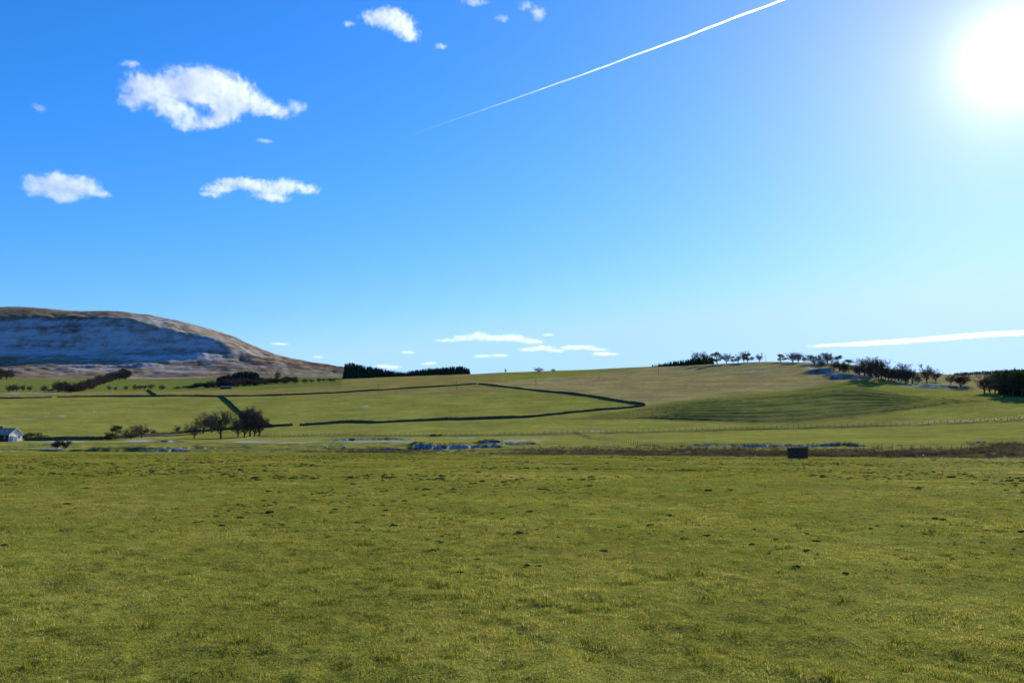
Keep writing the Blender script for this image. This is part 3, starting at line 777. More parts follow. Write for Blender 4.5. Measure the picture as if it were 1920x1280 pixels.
plant('multi', 'bare_tree', 'twin-stemmed bare thorn tree on the frosted bank, lower of two', 'tree', 1803, 726, 704, 26)
cnt_ = {}
for k_, px_, b_, t_, w_ in sorted((('ash', 1846, 737, 706, 18), ('ash', 1856, 736, 702, 18), ('ash', 1866, 738, 704, 18), ('pine', 1876, 741, 700, 22), ('beech', 1884, 742, 702, 22), ('pine', 1893, 743, 697, 24), ('ash', 1900, 744, 700, 20),
                            ('spruce', 1907, 742, 692, 20), ('pine', 1916, 745, 698, 24), ('beech', 1924, 744, 702, 24), ('spruce', 1888, 738, 697, 18), ('ash', 1935, 744, 700, 24), ('pine', 1948, 745, 697, 26), ('beech', 1965, 744, 700, 28), ('pine', 1872, 737, 702, 18), ('beech', 1912, 738, 701, 22), ('spruce', 1925, 739, 695, 18)), key=lambda q: q[1]):
    cnt_[k_] = cnt_.get(k_, -1) + 1
    o_ = plant(k_, 'wood_tree', {'ash': 'slender bare tree', 'beech': 'brown bare tree', 'pine': 'dark pine', 'spruce': 'dark spruce'}[k_] + ' of the shadowy edge wood, %s of its kind past the thorn trees' % ORD[cnt_[k_]], 'tree', px_, b_, t_ - 2, w_ * 1.3, {'ash': 'slender bare trees', 'beech': 'brown bare trees', 'pine': 'dark pines', 'spruce': 'dark spruces'}[k_] + ' of the shadowy wood')

# ------------------------------------------------------------------ far conifer woods that read as one mass
SPR = [spruce_geo(k) for k in range(3)]
def wood(name, label, px_pts, top_pts, rows, seed, step, rj=3.0):
    R = random.Random(seed); VV, FF, n = [], [], 0
    for r_ in rows:
        x_ = px_pts[0]
        while x_ < px_pts[1]:
            x_ += step * R.uniform(0.6, 1.4)
            a_ = float(az_tan(x_, 705)[0]); rr = r_ + R.uniform(-rj, rj)
            X, Y = rr * math.sin(a_), rr * math.cos(a_)
            g_ = float(ground(X, Y)[0])
            top = np.interp(x_, [p[0] for p in top_pts], [p[1] for p in top_pts]) + R.uniform(-1.2, 1.8)
            H = EYE + rr * float(az_tan(x_, top)[1]) - g_
            H = min(max(H, 3.0), 34.0)
            V, Fc = SPR[R.randrange(3)]
            c, s_ = math.cos(x_ * 7), math.sin(x_ * 7)
            wd = H * R.uniform(0.85, 1.25) if H < 14 else 14 * R.uniform(0.9, 1.3)
            VV.append(np.stack([(V[:, 0] * c - V[:, 1] * s_) * wd + X, (V[:, 0] * s_ + V[:, 1] * c) * wd + Y, V[:, 2] * H + g_], 1))
            FF.append(Fc + n); n += len(V)
    me = mesh_from(name, np.concatenate(VV), np.concatenate(FF), M_SPRUCE, smooth=False)
    return link(name, me, kind='stuff', label=label, category='wood')
wood('conifer_plantation', 'long dark conifer plantation on the skyline beyond the walled fields', (644, 877),
     [(640, 684), (648, 680), (660, 679), (680, 684), (700, 688), (720, 691), (740, 695), (760, 697), (775, 693.5), (800, 690.5), (830, 688), (860, 686), (872, 687), (880, 691)],
     (1205, 1215, 1227, 1240), 31, 3.2)
wood('conifer_copse', 'small dark conifer copse above the bare scrub below the hill', (405, 483), [(405, 709), (412, 705), (425, 702), (437, 700), (442, 696), (460, 695), (478, 696), (484, 700)], (1120, 1135, 1150, 1170), 32, 3.2)
wood('ridge_plantation', 'low dark conifer strip along the skyline of the right-hand ridge', (1221, 1334), [(1221, 686), (1235, 681.5), (1250, 679), (1280, 674), (1300, 671), (1334, 668)], (1005, 1015, 1026), 33, 3.0)
wood('ridge_forest', 'distant blue-dark conifer forest covering the far ridge', (1786, 2060), [(1786, 699), (1830, 696), (1880, 693), (1920, 691.5), (2060, 690)], (2050, 2120, 2200, 2280, 2340, 2390, 2420), 34, 3.6, 25)

# ------------------------------------------------------------------ shrubs
def shrub(label, px, base, top, width, seed, material=None, name='shrub'):
    R = random.Random(seed); p = at(px, base); d = math.hypot(p.x, p.y)
    W, Hh = width * d / F, max(0.5, (base - top) * d / F)
    o = thing(name, label, 'shrub', p)
    V, Fc, TV, TF = [], [], [], []
    for k in range(9):
        c = Vector((R.uniform(-.38, .38) * W, R.uniform(-.25, .25) * W, Hh * R.uniform(0.3, 0.72)))
        leaf_clump(R, V, Fc, c, W * 0.17, W * 0.17, Hh * 0.28, 190, 0.07 * Hh + 0.06)
        TV, TF = [], []
        tube(TV, TF, [Vector((c.x * .5, c.y * .5, -.1)), c], [0.05, 0.02], 4)
        link('stem', pymesh('stem', TV, TF, M_BARK), o)
    link('foliage', pymesh('foliage', V, Fc, material or M_SHRUB), o)
shrub('dark green hedge bush against the white gable of the cottage', 46, 823, 813, 18, 1)
shrub('wide dark green hedge bush, second from the cottage gable', 68, 822, 811, 32, 2)
shrub('low dark evergreen bush at the foot of the lone evergreen tree', 204, 825, 818, 14, 3)
shrub('large dark frosted bush on the river bank below the cottage', 112, 842, 827, 30, 4, M_FROSTED, 'frosted_shrub')
shrub('small dark bush in the open field above the upper wall', 331, 729, 724, 14, 5)
shrub('low brown bush on the fence line above the frosted banks', 818, 818, 813, 26, 6, M_FROSTED)

# ------------------------------------------------------------------ dry stone walls
def path_points(pix, step):
    P = [at(*q) for q in pix]
    out = []
    for A, B in zip(P, P[1:]):
        n = max(1, int(math.hypot(B.x - A.x, B.y - A.y) / step))
        for k in range(n):
            out.append(((A.x + (B.x - A.x) * k / n), (A.y + (B.y - A.y) * k / n)))
    out.append((P[-1].x, P[-1].y))
    q = np.array(out)
    if len(q) > 12:                                            # round the corners of the plotted line
        w = np.array([1, 2, 3, 2, 1]) / 9.0
        for _ in range(2):
            q[2:-2] = np.stack([np.convolve(q[:, 0], w, 'valid'), np.convolve(q[:, 1], w, 'valid')], 1)
    return np.column_stack([q, ground(q[:, 0], q[:, 1])])
def stone_wall(label, pix, seed, hgt=1.35):
    P = path_points(pix, 2.0); R = np.random.RandomState(seed)
    c0 = P[len(P) // 2].copy()
    t = np.gradient(P[:, :2], axis=0); t /= np.linalg.norm(t, axis=1)[:, None] + 1e-9
    nrm = np.stack([-t[:, 1], t[:, 0]], 1)
    h = hgt + R.uniform(-.12, .12, len(P)) + 0.5 * fbm(np.arange(len(P)) / 9.0, np.full(len(P), seed * 3.7), 3, 55)
    prof = [(-0.42, -0.5), (-0.40, 0.0), (-0.27, 1.0), (0.27, 1.0), (0.40, 0.0), (0.42, -0.5)]
    V = []
    for off, hz in prof:
        j = R.uniform(-.04, .04, len(P))
        V.append(np.column_stack([P[:, 0] + nrm[:, 0] * (off + j) - c0[0], P[:, 1] + nrm[:, 1] * (off + j) - c0[1], P[:, 2] - c0[2] + (hz * (h - 0.22) if hz > 0 else hz)]))
    V = np.stack(V, 1).reshape(-1, 3); n, m = len(P), len(prof)
    i = np.arange(n * m).reshape(n, m)
    Fc = np.stack([i[:-1, :-1], i[1:, :-1], i[1:, 1:], i[:-1, 1:]], -1).reshape(-1, 4)
    Fc = np.concatenate([Fc, np.array([[i[0, 0], i[0, 1], i[0, 4], i[0, 5]], [i[0, 1], i[0, 2], i[0, 3], i[0, 4]], [i[-1, 5], i[-1, 4], i[-1, 1], i[-1, 0]], [i[-1, 4], i[-1, 3], i[-1, 2], i[-1, 1]]])])
    o = thing('stone_wall', label, 'wall', Vector(c0))
    link('wall_body', mesh_from('wall_body', V, Fc, M_STONE, smooth=False), o)
    # cope stones set on edge along the top
    s_ = np.concatenate([[0], np.cumsum(np.hypot(*np.diff(P[:, :2], axis=0).T))])
    q = np.arange(0.3, s_[-1], 0.75) + R.uniform(-.1, .1, len(np.arange(0.3, s_[-1], 0.75)))
    X, Y, Z = (np.interp(q, s_, P[:, k]) for k in range(3)); TX, TY = np.interp(q, s_, t[:, 0]), np.interp(q, s_, t[:, 1])
    hh = np.interp(q, s_, h); cub = np.array([(-1, -1, 0), (1, -1, 0), (1, 1, 0), (-1, 1, 0), (-1, -1, 1), (1, -1, 1), (1, 1, 1), (-1, 1, 1)], float)
    lx, ly, lz = R.uniform(.24, .36, len(q)), R.uniform(.24, .32, len(q)), R.uniform(.16, .34, len(q))
    cx = cub[None, :, 0] * lx[:, None]; cy = cub[None, :, 1] * ly[:, None]; cz = cub[None, :, 2] * lz[:, None]
    VX = X[:, None] + TX[:, None] * cx - TY[:, None] * cy - c0[0]; VY = Y[:, None] + TY[:, None] * cx + TX[:, None] * cy - c0[1]; VZ = (Z + hh - 0.24)[:, None] + cz - c0[2]
    CVt = np.stack([VX, VY, VZ], -1).reshape(-1, 3)
    cf = np.array([(0, 3, 2, 1), (4, 5, 6, 7), (0, 1, 5, 4), (1, 2, 6, 5), (2, 3, 7, 6), (3, 0, 4, 7)])
    CF_ = (cf[None] + 8 * np.arange(len(q))[:, None, None]).reshape(-1, 4)
    link('coping', mesh_from('coping', CVt, CF_, M_STONE, smooth=False), o, kind='stuff')
    return o
stone_wall('stone wall across the far end of the left field, ending at the gate gap', [(-60, 748.5), (40, 747), (97, 745.5)], 1)
stone_wall('long upper stone wall from the gate gap to the corner below the skyline', [(107, 745), (200, 743.5), (280, 743.5), (420, 743.5), (520, 741.5), (600, 738), (700, 732.5), (800, 726.5), (894, 720)], 2)
stone_wall('short stone wall dropping from scattered trees to the upper wall', [(277, 731.5), (284, 736), (294, 743)], 3)
stone_wall('diagonal stone wall running downhill into the dense tree clump', [(414, 743.5), (432, 756), (445, 769), (465, 783), (492, 796), (512, 801)], 4)
stone_wall('lower stone wall from the cottage behind the trees to the gap', [(46, 825.5), (100, 825.5), (200, 824), (240, 821), (330, 813), (440, 805), (500, 801), (548, 798)], 5)
stone_wall('lower stone wall from the gap to the sharp field corner', [(562, 798), (600, 796), (650, 792), (700, 793.5), (760, 790.5), (850, 787), (990, 783), (1100, 771.5), (1209, 761)], 6)
stone_wall('stone wall slanting from the skyline field corner to the sharp corner', [(897, 720), (950, 726), (1000, 732), (1030, 735), (1100, 742.5), (1160, 752), (1209, 760)], 7)

# ------------------------------------------------------------------ post and wire fences
def post_mesh(h=1.25, w=0.11):
    bm = bmesh.new()
    bmesh.ops.create_cone(bm, cap_ends=True, segments=6, radius1=w / 2, radius2=w / 2 * 0.85, depth=h + 0.3)
    bmesh.ops.translate(bm, verts=bm.verts, vec=(0, 0, (h + 0.3) / 2 - 0.3))
    for v_ in bm.verts:
        if v_.co.z > h - 0.1 and v_.co.x > 0:
            v_.co.z -= 0.04
    me = bpy.data.meshes.new('post'); bm.to_mesh(me); bm.free(); me.materials.append(M_POST)
    return me
POST = post_mesh()
STAKE = post_mesh(0.62, 0.09)
def fence(label, pix, gap, me=POST, wires=(0.35, 0.7, 1.1), seed=0, thick=1.0):
    P = path_points(pix, 1.0); R = random.Random(seed)
    s_ = np.concatenate([[0], np.cumsum(np.hypot(*np.diff(P[:, :2], axis=0).T))])
    o = thing('post_and_wire_fence', label, 'fence', Vector(P[0]))
    q = 0.0; tops = []
    while q < s_[-1]:
        p = Vector([float(np.interp(q, s_, P[:, k])) for k in range(3)])
        ob = link('post', me, o)
        ob.location = p - Vector(P[0]); ob.rotation_euler = (R.uniform(-.05, .05), R.uniform(-.05, .05), R.uniform(0, 6)); k_ = R.uniform(0.92, 1.1); ob.scale = (thick, thick, k_)
        tops.append(p - Vector(P[0])); q += gap * R.uniform(0.9, 1.1)
    for w_ in wires:
        V, Fc = [], []
        tube(V, Fc, [t_ + Vector((0, 0, w_)) for t_ in tops], [0.006] * len(tops), 3)
        link('wire', pymesh('wire', V, Fc, M_WIRE), o)
fence('long post and wire fence across the slope above the river flats', [(500, 817), (640, 816.5), (760, 816), (850, 816), (950, 815), (1060, 812.5), (1200, 809.5), (1290, 807), (1380, 804.5), (1500, 801.5), (1600, 799), (1700, 796.5), (1800, 792), (1930, 785.5)], 2.3, seed=1, thick=1.3)
fence('post and wire fence slanting down to the brown river bank', [(1076, 813), (1110, 824), (1150, 829), (1190, 834), (1226, 838)], 2.2, seed=2, thick=1.2)
fence('low fence of posts along the reedy bank behind the hay bale', [(1228, 843), (1330, 843), (1480, 842), (1620, 843), (1760, 846), (1900, 848)], 2.0, seed=3)
fence('short row of old stakes at the meadow edge beside the brown bank', [(1750, 857.5), (1800, 858), (1862, 858.5)], 1.1, STAKE, (), 4)

# ------------------------------------------------------------------ telegraph poles across the hillside
def pole_parts():
    V, Fc = [], []
    tube(V, Fc, [Vector((0, 0, -0.8)), Vector((0, 0, 4)), Vector((0, 0, 8.5))], [0.16, 0.14, 0.11], 8)
    a_ = pymesh('shaft', V, Fc, M_POST, True)
    bm = bmesh.new(); bmesh.ops.create_cube(bm, size=1.0)
    bmesh.ops.scale(bm, verts=bm.verts, vec=(1.5, 0.12, 0.12)); bmesh.ops.translate(bm, verts=bm.verts, vec=(0, 0.17, 8.1))
    b_ = bpy.data.meshes.new('crossarm'); bm.to_mesh(b_); bm.free(); b_.materials.append(M_POST)
    return a_, b_
PSH, PCR = pole_parts()
for (px_, b_), lb_ in zip(((709, 737.5), (856, 731), (1005, 724.5), (1123, 712), (1235, 703), (1436, 681)),
                          ('thin telegraph pole in the field below the long upper wall', 'thin telegraph pole below the wall near the skyline field corner', 'thin telegraph pole on the straw coloured slope above the slanting wall',
                           'thin telegraph pole halfway up the straw coloured slope', 'thin telegraph pole just under the low ridge plantation', 'thin telegraph pole on the bare ridge top between tree groups')):
    o_ = thing('telegraph_pole', lb_, 'pole', at(px_, b_), 0.6, 'telegraph poles crossing the hillside')
    link('shaft', PSH, o_); link('crossarm', PCR, o_)

# ------------------------------------------------------------------ cottage
def box_me(name, c, sz, material, bev=0.0):
    bm = bmesh.new(); bmesh.ops.create_cube(bm, size=1.0)
    bmesh.ops.scale(bm, verts=bm.verts, vec=sz); bmesh.ops.translate(bm, verts=bm.verts, vec=c)
    if bev:
        bmesh.ops.bevel(bm, geom=bm.edges[:], offset=bev, segments=1, affect='EDGES')
    me = bpy.data.meshes.new(name); bm.to_mesh(me); bm.free(); me.materials.append(material)
    return me
def cottage():
    p = at(29, 827)
    o = thing('cottage', 'white gabled cottage with grey frosted roof beside dark hedge bushes', 'house', p, rad(-22))
    # local: long axis -X from the gable at x = 0, front wall towards -Y
    L, W, E, A = 15.0, 5.8, 2.8, 5.3
    V = [(0, -W / 2, -.6), (0, W / 2, -.6), (0, W / 2, E), (0, 0, A - .15), (0, -W / 2, E)]
    V = V + [(-L, y, z) for _, y, z in V]
    side_f = [(0, 5, 6, 1), (1, 6, 7, 2), (0, 4, 9, 5)]
    link('gable_wall', pymesh('gable_wall', [Vector(v) for v in V[:5]] + [Vector((-0.3, y, z)) for _, y, z in V[:5]], [(0, 1, 2, 3, 4), (9, 8, 7, 6, 5), (0, 5, 6, 1), (1, 6, 7, 2), (2, 7, 8, 3), (3, 8, 9, 4), (4, 9, 5, 0)], M_WHITE), o)
    link('long_wall', pymesh('long_wall', [Vector((-0.31 if v[0] == 0 else v[0], v[1] * .99, v[2])) for v in V], [(0, 1, 2, 3, 4), (9, 8, 7, 6, 5)] + side_f, M_SHADED_WALL), o)
    # two roof slopes with thickness and overhang
    for sg in (-1, 1):
        yo, zo = sg * (W / 2 + .35), E - .30
        V2 = [Vector((.3, 0, A)), Vector((.3, yo, zo)), Vector((-L - .3, yo, zo)), Vector((-L - .3, 0, A))]
        V2 += [v + Vector((0, 0, .16)) for v in V2]
        rf = link('roof_slope', pymesh('roof_slope', V2, [(0, 1, 2, 3), (7, 6, 5, 4), (0, 4, 5, 1), (1, 5, 6, 2), (2, 6, 7, 3), (3, 7, 4, 0)], M_SLATE), o)
        V3 = [Vector((.34, 0, A - .12)), Vector((.34, yo, zo - .14)), Vector((.34, yo, zo + .2)), Vector((.34, 0, A + .2))]
        V3 += [v + Vector((.06, 0, 0)) for v in V3]
        link('bargeboard', pymesh('bargeboard', V3, [(0, 1, 2, 3), (7, 6, 5, 4), (0, 4, 5, 1), (1, 5, 6, 2), (2, 6, 7, 3), (3, 7, 4, 0)], M_WHITE), o)
        if sg == -1:
            for x_ in (-3.4, -6.4):
                link('skylight', box_me('skylight', (0, 0, 0), (.7, .9, .08), M_WHITE), rf).matrix_local = Matrix.Translation((x_, -W / 4, (A + E) / 2 + .12)) @ Matrix.Rotation(math.atan2(A - zo, -yo), 4, 'X')
    link('chimney', box_me('chimney', (-9, 0, A + .35), (.8, .6, 1.3), M_STONE), o)
    w_ = link('window', box_me('window', (0.02, 1.3, 1.75), (.08, 1.0, 1.0), M_WHITE), o)
    link('pane', box_me('pane', (0.05, 1.3, 1.75), (.06, .8, .8), M_GLASS), w_)
    d_ = link('porch', box_me('porch', (.8, -1.1, 0.85), (1.6, 2.0, 2.5), M_WHITE, .02), o)
    link('porch_door', box_me('porch_door', (1.62, -1.1, .75), (.06, .95, 2.0), M_DOOR), d_)
    for x_ in (-2.6, -6.0, -9.5):
        w_ = link('window', box_me('window', (x_, -W / 2 - .0, 1.5), (1.0, .10, 1.1), M_WHITE), o)
        link('pane', box_me('pane', (x_, -W / 2 - .04, 1.5), (.8, .06, .9), M_GLASS), w_)
cottage()

# ------------------------------------------------------------------ the bale on the meadow
def hay_bale():
    p = at(1496, 857.8, 60, 108); d = math.hypot(p.x, p.y)
    W, Hh, D = 32.5 * d / F, 18.5 * d / F, 1.25
    az_ = math.atan2(p.x, p.y)
    o = thing('hay_bale', 'big dark shaggy hay bale standing alone at the meadow edge', 'bale', p, -az_ + rad(4))
    R = random.Random(5)
    def lump(name, z0, z1, pinch, material, jit, nx=26, ny=12, nz=14):
        bm = bmesh.new(); bmesh.ops.create_cube(bm, size=1.0)
        bmesh.ops.subdivide_edges(bm, edges=bm.edges[:], cuts=13, use_grid_fill=True)
        for v_ in bm.verts:
            x_, y_, z_ = v_.co
            f_ = 1 - pinch * math.sin(math.pi * (z_ + .5)) + 0.10 * max(0, z_)
            rx_ = 1 - 0.16 * max(0, abs(x_) * 2 - .8) * max(0, abs(y_) * 2 - .7) * 5
            n_ = float(vnoise(np.array([x_ * 5 + z_ * 3.1]), np.array([y_ * 5 + z_ * 4.3]), 91)[0])
            v_.co = Vector((x_ * W * f_ * rx_, y_ * D * f_ * rx_, z0 + (z_ + .5) * (z1 - z0))) * 1.0 + rvec(R) * jit * R.random() + Vector((0, 0, n_ * 0.3 * (z_ > .45)))
        me = bpy.data.meshes.new(name); bm.to_mesh(me); bm.free(); me.materials.append(material)
        return link(name, me, o)
    lump('hay_body', -0.05, Hh * 0.97, 0.10, M_HAY, 0.09)
    V, Fc = [], []
    for k in range(2200):                                     # loose stalks all over
        side_ = R.randrange(4); u, w = R.uniform(-.5, .5), R.random()
        q = {0: Vector((u * W, -D / 2, w * Hh)), 1: Vector((-W / 2, u * D, w * Hh)), 2: Vector((W / 2, u * D, w * Hh)), 3: Vector((u * W, R.uniform(-.5, .5) * D, Hh * .97))}[side_]
        dr = (rvec(R) + Vector((0, 0, -.2 if side_ < 3 else .3))).normalized() * R.uniform(.08, .22); sd = dr.cross(rvec(R)).normalized() * .006
        b = len(V); V += [q - sd, q + sd, q + dr]; Fc.append((b, b + 1, b + 2))
    link('loose_stalks', pymesh('loose_stalks', V, Fc, M_HAY), o, kind='stuff')
    V, Fc = [], []
    for k in range(900):
        q = Vector((R.uniform(-.5, .5) * W, R.uniform(-.5, .5) * D, Hh * R.uniform(.95, 1.0)))
        dr = (rvec(R) + Vector((0, 0, .25))).normalized() * R.uniform(.10, .30); sd = dr.cross(rvec(R)).normalized() * .022
        b = len(V); V += [q - sd, q + sd, q + dr]; Fc.append((b, b + 1, b + 2))
    link('sunlit_frost_top', pymesh('sunlit_frost_top', V, Fc, M_HAYTOP), o, kind='stuff')  # pale stalks that paint the sunlit rim on the frosted top
    for x_ in (-.3, 0, .3):
        V, Fc = [], []
        e = D / 2 + .02
        tube(V, Fc, [Vector((x_ * W, -e * .95, 0)), Vector((x_ * W, -e * .9, Hh / 2)), Vector((x_ * W, -e, Hh)), Vector((x_ * W, e, Hh)), Vector((x_ * W, e * .9, Hh / 2)), Vector((x_ * W, e * .95, 0))], [.012] * 6, 4)
        link('twine', pymesh('twine', V, Fc, M_TWINE), o)
hay_bale()

# ------------------------------------------------------------------ boulders, leaning pole, stone shed
def boulder(label, px, base, w, h, seed, group=None):
    p = at(px, base); d = math.hypot(p.x, p.y)
    bm = bmesh.new(); bmesh.ops.create_icosphere(bm, subdivisions=2, radius=0.5)
    R = random.Random(seed)
    for v_ in bm.verts:
        v_.co *= 1 + R.uniform(-.14, .14)
        v_.co.z = max(v_.co.z, -.3)
    W, Hh = w * d / F, h * d / F
    bmesh.ops.scale(bm, verts=bm.verts, vec=(W, W * .7, Hh * 1.25))
    me = bpy.data.meshes.new('boulder'); bm.to_mesh(me); bm.free(); me.materials.append(M_BOULDER)
    o = link('boulder', me, label=label, category='boulder'); o.location = p + Vector((0, 0, Hh * .4)); o.rotation_euler = (0, 0, seed)
boulder('white boulder on the dark bank behind the old stakes', 1731, 856, 6, 4, 1)
boulder('white boulder at the meadow edge near the end of brown bank', 1908, 859, 6, 3, 2)
boulder('larger pale boulder at the end of the low ditch', 1835, 829, 7, 2.8, 3)
boulder('smaller pale boulder next to the larger one at the ditch', 1846, 828, 5, 2.4, 4)
boulder('pale frosted stone at the foot of the leaning pole', 612, 839, 8, 3, 5)
boulder('frosted stone lying past the leaning pole by the bank', 646, 838.5, 9, 3, 6)
boulder('small white stone at the corner of the narrow bare wood', 135, 737, 5, 2, 7)
boulder('pale stone in the grass near the hay bale', 1416, 856, 5, 2.5, 8)
p = at(615, 838); d_ = math.hypot(p.x, p.y); V, Fc = [], []
tube(V, Fc, [Vector((0, 0, -.2)), Vector((7.5 * d_ / F, .2, 8.5 * d_ / F)), Vector((15 * d_ / F, .3, 17 * d_ / F))], [.09, .08, .06], 7)
o_ = link('leaning_pole', pymesh('leaning_pole', V, Fc, M_STRAWPOLE, True), label='pale yellow pole leaning over the frosted river bank', category='pole'); o_.location = p
p = at(424, 729); o_ = thing('stone_shed', 'low stone shed at the front of the bare scrub', 'shed', p, rad(12))
link('wall', box_me('wall', (0, 0, .7), (12, 4, 2.6), M_STONE, .03), o_)
V2 = [Vector((x_, y_, z_)) for x_ in (-6.3, 6.3) for y_, z_ in ((-2.4, 1.95), (0, 3.4), (2.4, 1.95))]
link('roof', pymesh('roof', V2, [(0, 3, 4, 1), (1, 4, 5, 2), (0, 1, 2), (3, 5, 4), (0, 2, 5, 3)], M_SLATE), o_)
#@@GRASS
# ------------------------------------------------------------------ grass of the meadow and rushes of the bank (scattered tufts)
def blade_material(name, green, straw, trans, dark=(0.03, 0.04, 0.012), gloss=0.018):
    m = mat(name); t = NT(m)
    ti = t.n('ShaderNodeAttribute', attribute_name='tint', attribute_type='INSTANCER').outputs['Fac']
    bl = t.n('ShaderNodeAttribute', attribute_name='bl').outputs['Fac']
    u = t.math('ADD', ti, t.math('MULTIPLY', t.math('SUBTRACT', bl, 0.5), 0.9))
    c = t.mix(t.ramp(u, 0.45, 0.95), green, straw)
    c = t.mix(t.ramp(u, 0.22, -0.05), c, dark)
    d = t.n('ShaderNodeBsdfDiffuse', {'Color': c}).outputs[0]
    d = t.n('ShaderNodeMixShader', {0: gloss, 1: d, 2: t.n('ShaderNodeBsdfGlossy', {'Color': (.8, .8, .75, 1), 'Roughness': 0.35}).outputs[0]}).outputs[0]
    tr = t.n('ShaderNodeBsdfTranslucent', {'Color': c}).outputs[0]
    t.n('ShaderNodeOutputMaterial', {'Surface': t.n('ShaderNodeMixShader', {0: trans, 1: d, 2: tr}).outputs[0]})
    return m
M_BLADE = blade_material('grass_blades', (0.235, 0.243, 0.017), (0.47, 0.38, 0.10), 0.40, dark=(0.022, 0.034, 0.010))
M_RUSH = blade_material('dead_rushes', (0.070, 0.052, 0.030), (0.185, 0.145, 0.075), 0.25, gloss=0.0)
def tuft(name, seed, n, R0, h, w, lean, material):
    R = random.Random(seed); V, Fc, B = [], [], []
    for _ in range(n):
        a, q = R.uniform(0, 6.283), R0 * math.sqrt(R.random())
        p = Vector((math.cos(a) * q, math.sin(a) * q, -0.012))
        hh = h * R.uniform(0.45, 1.25); d = R.uniform(0, 6.283); l = hh * R.uniform(0.2, lean)
        o = Vector((math.cos(d), math.sin(d), 0)); sd = Vector((-o.y, o.x, 0)).lerp(rvec(R), 0.3) * (w / 2)
        m_ = p + o * l * 0.35 + Vector((0, 0, hh * 0.6)); e = p + o * l + Vector((0, 0, hh * R.uniform(0.7, 1.0)))
        b = len(V); V += [p - sd, p + sd, m_ + sd * .8, m_ - sd * .8, e]
        Fc += [(b, b + 1, b + 2, b + 3), (b + 3, b + 2, b + 4)]; B += [R.random()] * 5
    me = pymesh(name, V, Fc, material)
    at_ = me.attributes.new('bl', 'FLOAT', 'POINT'); at_.data.foreach_set('value', B)
    return me
def scatter(name, label, cat, P, S, RZ, ID, TI, protos):
    me = bpy.data.meshes.new(name)
    me.vertices.add(len(P)); me.vertices.foreach_set('co', np.asarray(P, np.float32).ravel())
    for an, ty, dt, key in (('scl', 'FLOAT_VECTOR', S, 'vector'), ('rot', 'FLOAT_VECTOR', RZ, 'vector'), ('tint', 'FLOAT', TI, 'value'), ('idx', 'INT', ID, 'value')):
        at_ = me.attributes.new(an, ty, 'POINT'); at_.data.foreach_set(key, np.asarray(dt, np.int32 if ty == 'INT' else np.float32).ravel())
    cl = bpy.data.collections.new(name + '_tufts')
    for k, pm in enumerate(protos):
        cl.objects.link(bpy.data.objects.new('%s_tuft_%02d' % (name, k), pm))
    ng = bpy.data.node_groups.new(name + '_scatter', 'GeometryNodeTree')
    ng.interface.new_socket('Geometry', in_out='INPUT', socket_type='NodeSocketGeometry')
    ng.interface.new_socket('Geometry', in_out='OUTPUT', socket_type='NodeSocketGeometry')
    N, L = ng.nodes.new, ng.links.new
    gi, go, iop, ci = N('NodeGroupInput'), N('NodeGroupOutput'), N('GeometryNodeInstanceOnPoints'), N('GeometryNodeCollectionInfo')
    ci.inputs['Collection'].default_value = cl; ci.inputs['Separate Children'].default_value = True; ci.inputs['Reset Children'].default_value = True
    L(gi.outputs[0], iop.inputs['Points']); L(ci.outputs[0], iop.inputs['Instance']); iop.inputs['Pick Instance'].default_value = True
    for an, ty, sock in (('scl', 'FLOAT_VECTOR', 'Scale'), ('idx', 'INT', 'Instance Index')):
        na = N('GeometryNodeInputNamedAttribute'); na.data_type = ty; na.inputs['Name'].default_value = an
        L(next(o for o in na.outputs if o.enabled and o.name == 'Attribute'), iop.inputs[sock])
    na = N('GeometryNodeInputNamedAttribute'); na.data_type = 'FLOAT_VECTOR'; na.inputs['Name'].default_value = 'rot'
    er_ = N('FunctionNodeEulerToRotation'); L(next(o for o in na.outputs if o.enabled and o.name == 'Attribute'), er_.inputs[0]); L(er_.outputs[0], iop.inputs['Rotation'])
    L(iop.outputs[0], go.inputs[0])
    o = link(name, me, kind='stuff', label=label, category=cat)
    md = o.modifiers.new('scatter', 'NODES'); md.node_group = ng
    return o
NR = np.random.RandomState(4)
def ring(r0, r1, dens, half=38.0):
    n = int(dens * math.radians(2 * half) / 2 * (r1 * r1 - r0 * r0))
    r = np.sqrt(NR.uniform(r0 * r0, r1 * r1, n)); a = NR.uniform(-math.radians(half), math.radians(half), n)
    return a, r
protos = [tuft('grass_short', k, 34, 0.085, 0.026, 0.0042, 1.0, M_BLADE) for k in range(4)] + [tuft('grass_long', 10 + k, 46, 0.075, 0.040, 0.0042, 1.0, M_BLADE) for k in range(2)] + \
         [tuft('grass_wispy', 20 + k, 3, 0.05, 0.085, 0.0030, 1.1, M_BLADE) for k in range(2)]
PP, SS, RR_, II, TT = [], [], [], [], []
